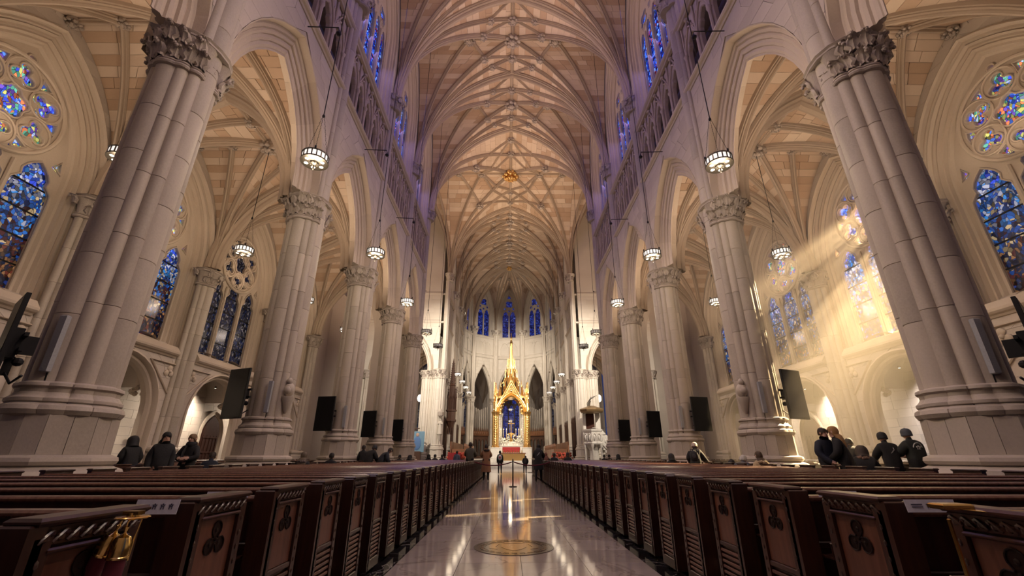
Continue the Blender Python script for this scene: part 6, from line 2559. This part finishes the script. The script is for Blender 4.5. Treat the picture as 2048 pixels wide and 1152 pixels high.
def skirt(col, z0, z1, w0, w1):
    def f(r, J, k):
        g = G()
        g.lathe([(w1 * k, z1 * k), (w1 * 1.02 * k, (z1 - .02) * k), ((w0 + w1) / 2 * k, (z0 + z1) / 2 * k), (w0 * k, z0 * k), (w0 * .96 * k, (z0 - .005) * k), (w1 * .8 * k, z1 * .9 * k)], 22, out=1 + .035 * np.cos(np.arange(22) * 2.1))
        g.xf(Matrix.Diagonal((1, .78, 1, 1)))
        link('coat_skirt', g.mesh('coat_skirt', cloth(col), smooth=1), r)
    return f


def back_item(kind, col, col2=(.8, .8, .8)):
    def f(r, J, k):
        c = J['chest']
        g = G()
        if kind == 'pack':
            g.ball((c[0], c[1] - .22 * k, c[2] - .06), (.15 * k, .10 * k, .21 * k), 12, 8)
            for s in (-1, 1):
                g.tube([(c[0] + s * .10, c[1] - .16, c[2] + .12), (c[0] + s * .13, c[1] + .02, c[2] + .17), (c[0] + s * .13, c[1] + .15, c[2] + .02), (c[0] + s * .12, c[1] - .1, c[2] - .16)], .018, 6)
            link('backpack', g.mesh('backpack', cloth(col), smooth=1), r)
            g = G(); g.ball((c[0], c[1] - .315 * k, c[2] - .05), (.07 * k, .012, .08 * k), 10, 6)
            link('backpack_pocket', g.mesh('backpack_pocket', cloth(col2), smooth=1), r)
        elif kind == 'scarf':
            n = J['neck']
            g.lathe([(.10, -.06), (.125, -.02), (.12, .04), (.10, .07), (.085, .05)], 16, tuple(n))
            g.tube([(n[0] + .03, n[1] + .11, n[2] - .02), (n[0] + .05, n[1] + .17, n[2] - .2), (n[0] + .05, n[1] + .17, n[2] - .42)], [.04, .05, .055], 8, flat=.4)
            link('scarf', g.mesh('scarf', cloth(col), smooth=1), r)
        elif kind == 'emblem':
            y = c[1] - .165
            g.tube([(c[0] + .12 * math.cos(t), y + .02 * abs(math.cos(t)) - .0, c[2] + .0 + .13 * math.sin(t)) for t in np.linspace(.15, PI - .15, 13)], .010, 6)
            for (dx, dz, s_) in ((-.045, .03, .02), (0, .045, .024), (.045, .03, .02), (-.03, .0, .014), (.02, .0, .016)):
                g.ball((c[0] + dx, y - .0, c[2] + dz), (s_, .008, s_), 8, 5)
            g.box((c[0], y, c[2] - .02), (.1, .008, .012)); 
            link('emblem', g.mesh('emblem', cloth(col)), r)
        elif kind == 'fur':
            n = J['neck']
            rr = np.random.default_rng(3)
            for t in np.linspace(0, 2 * PI, 22, endpoint=False):
                g.ball((n[0] + .13 * math.cos(t), n[1] - .02 + .11 * math.sin(t), n[2] - .03 + rr.uniform(-.02, .02)), .045, 6, 4)
            link('fur_collar', g.mesh('fur_collar', cloth(col), smooth=1), r)
        elif kind == 'bundle':
            w = (J['wrL'] + J['wrR']) / 2
            g.ball((w[0] + .10, w[1] - .05, w[2] + .05), (.16, .10, .10), 12, 8)
            link('bundle', g.mesh('bundle', cloth(col), smooth=1), r)
        elif kind == 'strap':
            g.tube([(c[0] - .12, c[1] + .12, c[2] - .18), (c[0] + .02, c[1] + .16, c[2] + .02), (c[0] + .13, c[1] + .03, c[2] + .17), (c[0] + .06, c[1] - .16, c[2] + .02), (c[0] - .12, c[1] - .14, c[2] - .2)], .022, 6, flat=.4)
            link('strap', g.mesh('strap', cloth(col)), r)
    return f


BLK, CHAR, NAVY = (.007, .007, .008), (.013, .013, .015), (.008, .012, .026)
person('person with long black hair in a black puffer jacket, standing past the first pier', -8.5, 11.0, 205, 'stand', 4, 20, 'side', .055, 1.67, SKIN, CHAR, BLK, 'long', (.006, .005, .005))
person('person with long fair hair and black scarf over the chin, standing before the chapel door', -8.4, 11.8, 182, 'stand', 0, 0, 'cross', .045, 1.66, SKIN2, BLK, BLK, 'long', (.16, .10, .05), extra=back_item('scarf', BLK))
person('person in black bending over a pale bundle beside the first pier', -10.3, 12.4, 60, 'stand', 18, 0, 'lap', .05, 1.66, SKIN2, BLK, NAVY, 'hood', BLK, extra=back_item('bundle', (.5, .35, .3)))
person('person with a dark sleeve half hidden by the second pier', -9.0, 13.6, 20, 'sit', 20, 0, 'rest', .04, 1.66, SKIN2, NAVY, BLK, 'short', z=.03)
person('person with ash brown hair in a black coat, seated before the second pier', -6.75, 14.62, 8, 'sit', 8, 0, 'lap', .05, 1.66, SKIN2, BLK, BLK, 'long', (.12, .09, .06), extra=back_item('fur', (.12, .10, .09)))
person('person with short round black hair, seated alone before the third pier', -6.75, 16.95, 0, 'sit', 4, 0, 'lap', .045, 1.62, SKIN, BLK, BLK, 'short', (.008, .006, .005))
person('person in a dark cap and bulky black jacket leaning over the pews', -6.3, 19.95, -25, 'stand', 30, 0, 'rest', .07, 1.68, SKIN2, BLK, BLK, 'hat', (.015, .015, .02))
person('person bowed in a black coat beside the one in the dark cap', -5.85, 20.1, -55, 'stand', 42, 0, 'rest', .07, 1.66, SKIN2, (.014, .018, .026), BLK, 'short')
person('person standing dark and slim behind the one in the dark cap', -7.05, 21.6, 10, 'stand', 5, 0, 'side', .02, 1.62, SKIN2, BLK, BLK, 'short')
for k, (x, y) in enumerate(((-6.7, 27.4), (-6.55, 29.7), (-6.3, 28.2))):
    person('%s bowed person in black among the far pews near the crossing' % ORD[k], x, y, 0, 'sit', 14 + 5 * k, 0, 'rest', .04, 1.6, SKIN2, BLK, BLK, ('short', 'hat', 'hood')[k], BLK)
for k, (x, y, hd) in enumerate(((-6.0, 33.6, 'hood'), (-5.55, 33.7, 'hat'), (-5.0, 33.5, 'short'))):
    person('%s dark figure seated at the foot of the bright crossing pier' % ORD[k], x, y, 10, 'sit', 12, 0, 'lap', .05, 1.66, SKIN2, BLK, BLK, hd, BLK)
person('person in a blue grey jacket seated behind the one in the olive jacket', -3.9, 33.0, 0, 'stand', 10, 0, 'side', .05, 1.5, SKIN2, (.08, .10, .14), BLK, 'short')
person('person in an olive jacket leaning on the pew end, seen from behind', -2.1, 22.3, -6, 'stand', 5, 0, 'rest', .06, 1.76, SKIN2, (.075, .070, .050), BLK, 'short', extra=None)
person('person in a long camel coat standing in the aisle, seen from behind', -1.36, 23.4, 4, 'stand', 6, 0, 'rest', .05, 1.70, SKIN2, (.27, .135, .065), BLK, 'short', (.02, .012, .01), extra=lambda r, J, k: (skirt((.27, .135, .065), .42, 1.02, .25, .19)(r, J, k), back_item('fur', (.03, .02, .018))(r, J, k)))
person('person with a white and red backpack walking toward the altar', -.80, 32.6, 0, 'walk', 4, 0, 'side', .03, 1.5, SKIN2, (.02, .03, .03), BLK, 'short', (.02, .03, .02), extra=back_item('pack', (.6, .6, .6), (.5, .04, .05)))
person('small dark person crouched by the pew end near the altar', .98, 33.2, -10, 'stand', 40, 0, 'rest', .05, 1.30, SKIN2, BLK, BLK, 'short', BLK)
person('person with long black hair and a black coat, standing at the rope', 1.22, 22.6, -12, 'walk', 10, 0, 'rest', .055, 1.70, SKIN, BLK, BLK, 'long', (.006, .005, .006), extra=lambda r, J, k: (skirt(BLK, .55, 1.0, .25, .19)(r, J, k), back_item('strap', (.4, .4, .42))(r, J, k)))
for k, (x, y, hc, hd, tp) in enumerate(((2.0, 27.3, (.16, .06, .04), 'long', BLK), (2.6, 28.0, (.55, .50, .45), 'short', (.4, .36, .32)), (2.4, 26.5, (.05, .03, .02), 'short', BLK), (3.3, 27.3, (.03, .02, .02), 'hat', BLK))):
    person('person of the seated group past the rope, %s' % ('with reddish hair', 'with pale hair', 'in black with dark hair', 'in a dark knit hat')[k], x, y, 0, 'sit', 4, 0, 'lap', .04, 1.7, SKIN2, tp, BLK, hd, hc, z=.05)
person('person in a navy jacket looking toward the fair haired companion', 7.50, 11.2, 215, 'stand', 4, -25, 'lap', .05, 1.79, SKIN2, NAVY, BLK, 'short', (.03, .018, .012))
person('person with long golden hair and a black jacket, back to the camera', 7.78, 10.95, 30, 'stand', 8, 15, 'reach', .05, 1.82, SKIN2, BLK, BLK, 'long', (.34, .19, .07), extra=back_item('strap', (.35, .37, .42)))
person('person with curly black hair bowed over, in a black hooded jacket', 8.65, 11.7, -20, 'stand', 28, 0, 'rest', .06, 1.66, SKIN, BLK, BLK, 'short', (.010, .008, .008))
person('person in a black jacket with brown fur on the hood, crouched low', 8.50, 11.3, -35, 'kneel', 22, 0, 'rest', .08, 1.66, SKIN2, BLK, BLK, 'fur', (.05, .035, .025), extra=back_item('fur', (.20, .12, .08)), z=.1)
person('person in a black beanie with a white strap, seen from behind', 9.45, 11.6, -12, 'stand', 12, 0, 'rest', .06, 1.72, SKIN2, BLK, BLK, 'hat', (.014, .014, .016), extra=back_item('strap', (.6, .6, .6)))
person('person in a grey beanie and black jacket with white emblem on the back', 9.92, 11.4, 5, 'stand', 6, 0, 'rest', .075, 1.78, SKIN2, (.014, .017, .014), BLK, 'hat', (.07, .08, .10), extra=back_item('emblem', (.65, .65, .62)))
person('person in a pale knit hat and black puffer, leaning before the third pier', 6.35, 16.3, -30, 'stand', 25, 0, 'reach', .08, 1.66, SKIN2, BLK, (.03, .03, .02), 'hat', (.50, .42, .34), extra=back_item('pack', (.02, .02, .022), (.05, .05, .055)))
person('person with a dark hood seated low beside the third pier on the sunbeam side', 6.6, 19.2, 0, 'sit', 12, 0, 'lap', .06, 1.6, SKIN2, BLK, BLK, 'hood', (.02, .018, .018))
person('person with grey hair and black jacket bent far forward beside the grey jacket', 6.5, 14.7, -62, 'sit', 48, 0, 'rest', .06, 1.7, SKIN2, (.018, .018, .024), BLK, 'short', (.02, .015, .012))
person('person with white hair in a slate grey jacket, bowed toward the pews', 6.7, 13.95, -48, 'sit', 34, 0, 'rest', .08, 1.72, SKIN2, (.06, .065, .075), BLK, 'short', (.5, .48, .44))
person('person with tousled brown hair in a pale fur coat, seated before the second pier', 6.72, 12.7, 6, 'sit', 6, 0, 'lap', .06, 1.66, SKIN2, (.42, .32, .18), BLK, 'long', (.07, .045, .025), extra=back_item('fur', (.42, .33, .2)))
for k, (x, y) in enumerate(((6.8, 29.3), (6.6, 32.6), (7.0, 32.8))):
    person('%s dark figure in the far pews near the pulpit' % ORD[k], x, y, 0, 'sit', 10, 0, 'lap', .05, 1.62, SKIN2, BLK, BLK, ('hood', 'short', 'hat')[k], BLK)

# ---------------------------------------------------------------- sunlit haze in the side aisle
hz, nt, b_ = new_mat('aisle_haze')
nt.nodes.remove(b_)
vs = nt.nodes.new('ShaderNodeVolumeScatter')
vs.inputs['Color'].default_value = (1.0, .93, .82, 1)
vs.inputs['Density'].default_value = 0.012
vs.inputs['Anisotropy'].default_value = 0.5
nt.links.new(vs.outputs[0], nt.nodes['Material Output'].inputs['Volume'])
g = G(); g.box((12.3, 16.4, 7.4), (9.4, 11.6, 13.6))
hzo = thing('sunlit_haze', 'haze with slanting sunbeams between the second and third pier', 'haze', None, None, g.mesh('sunlit_haze', hz))
hzo['kind'] = 'stuff'
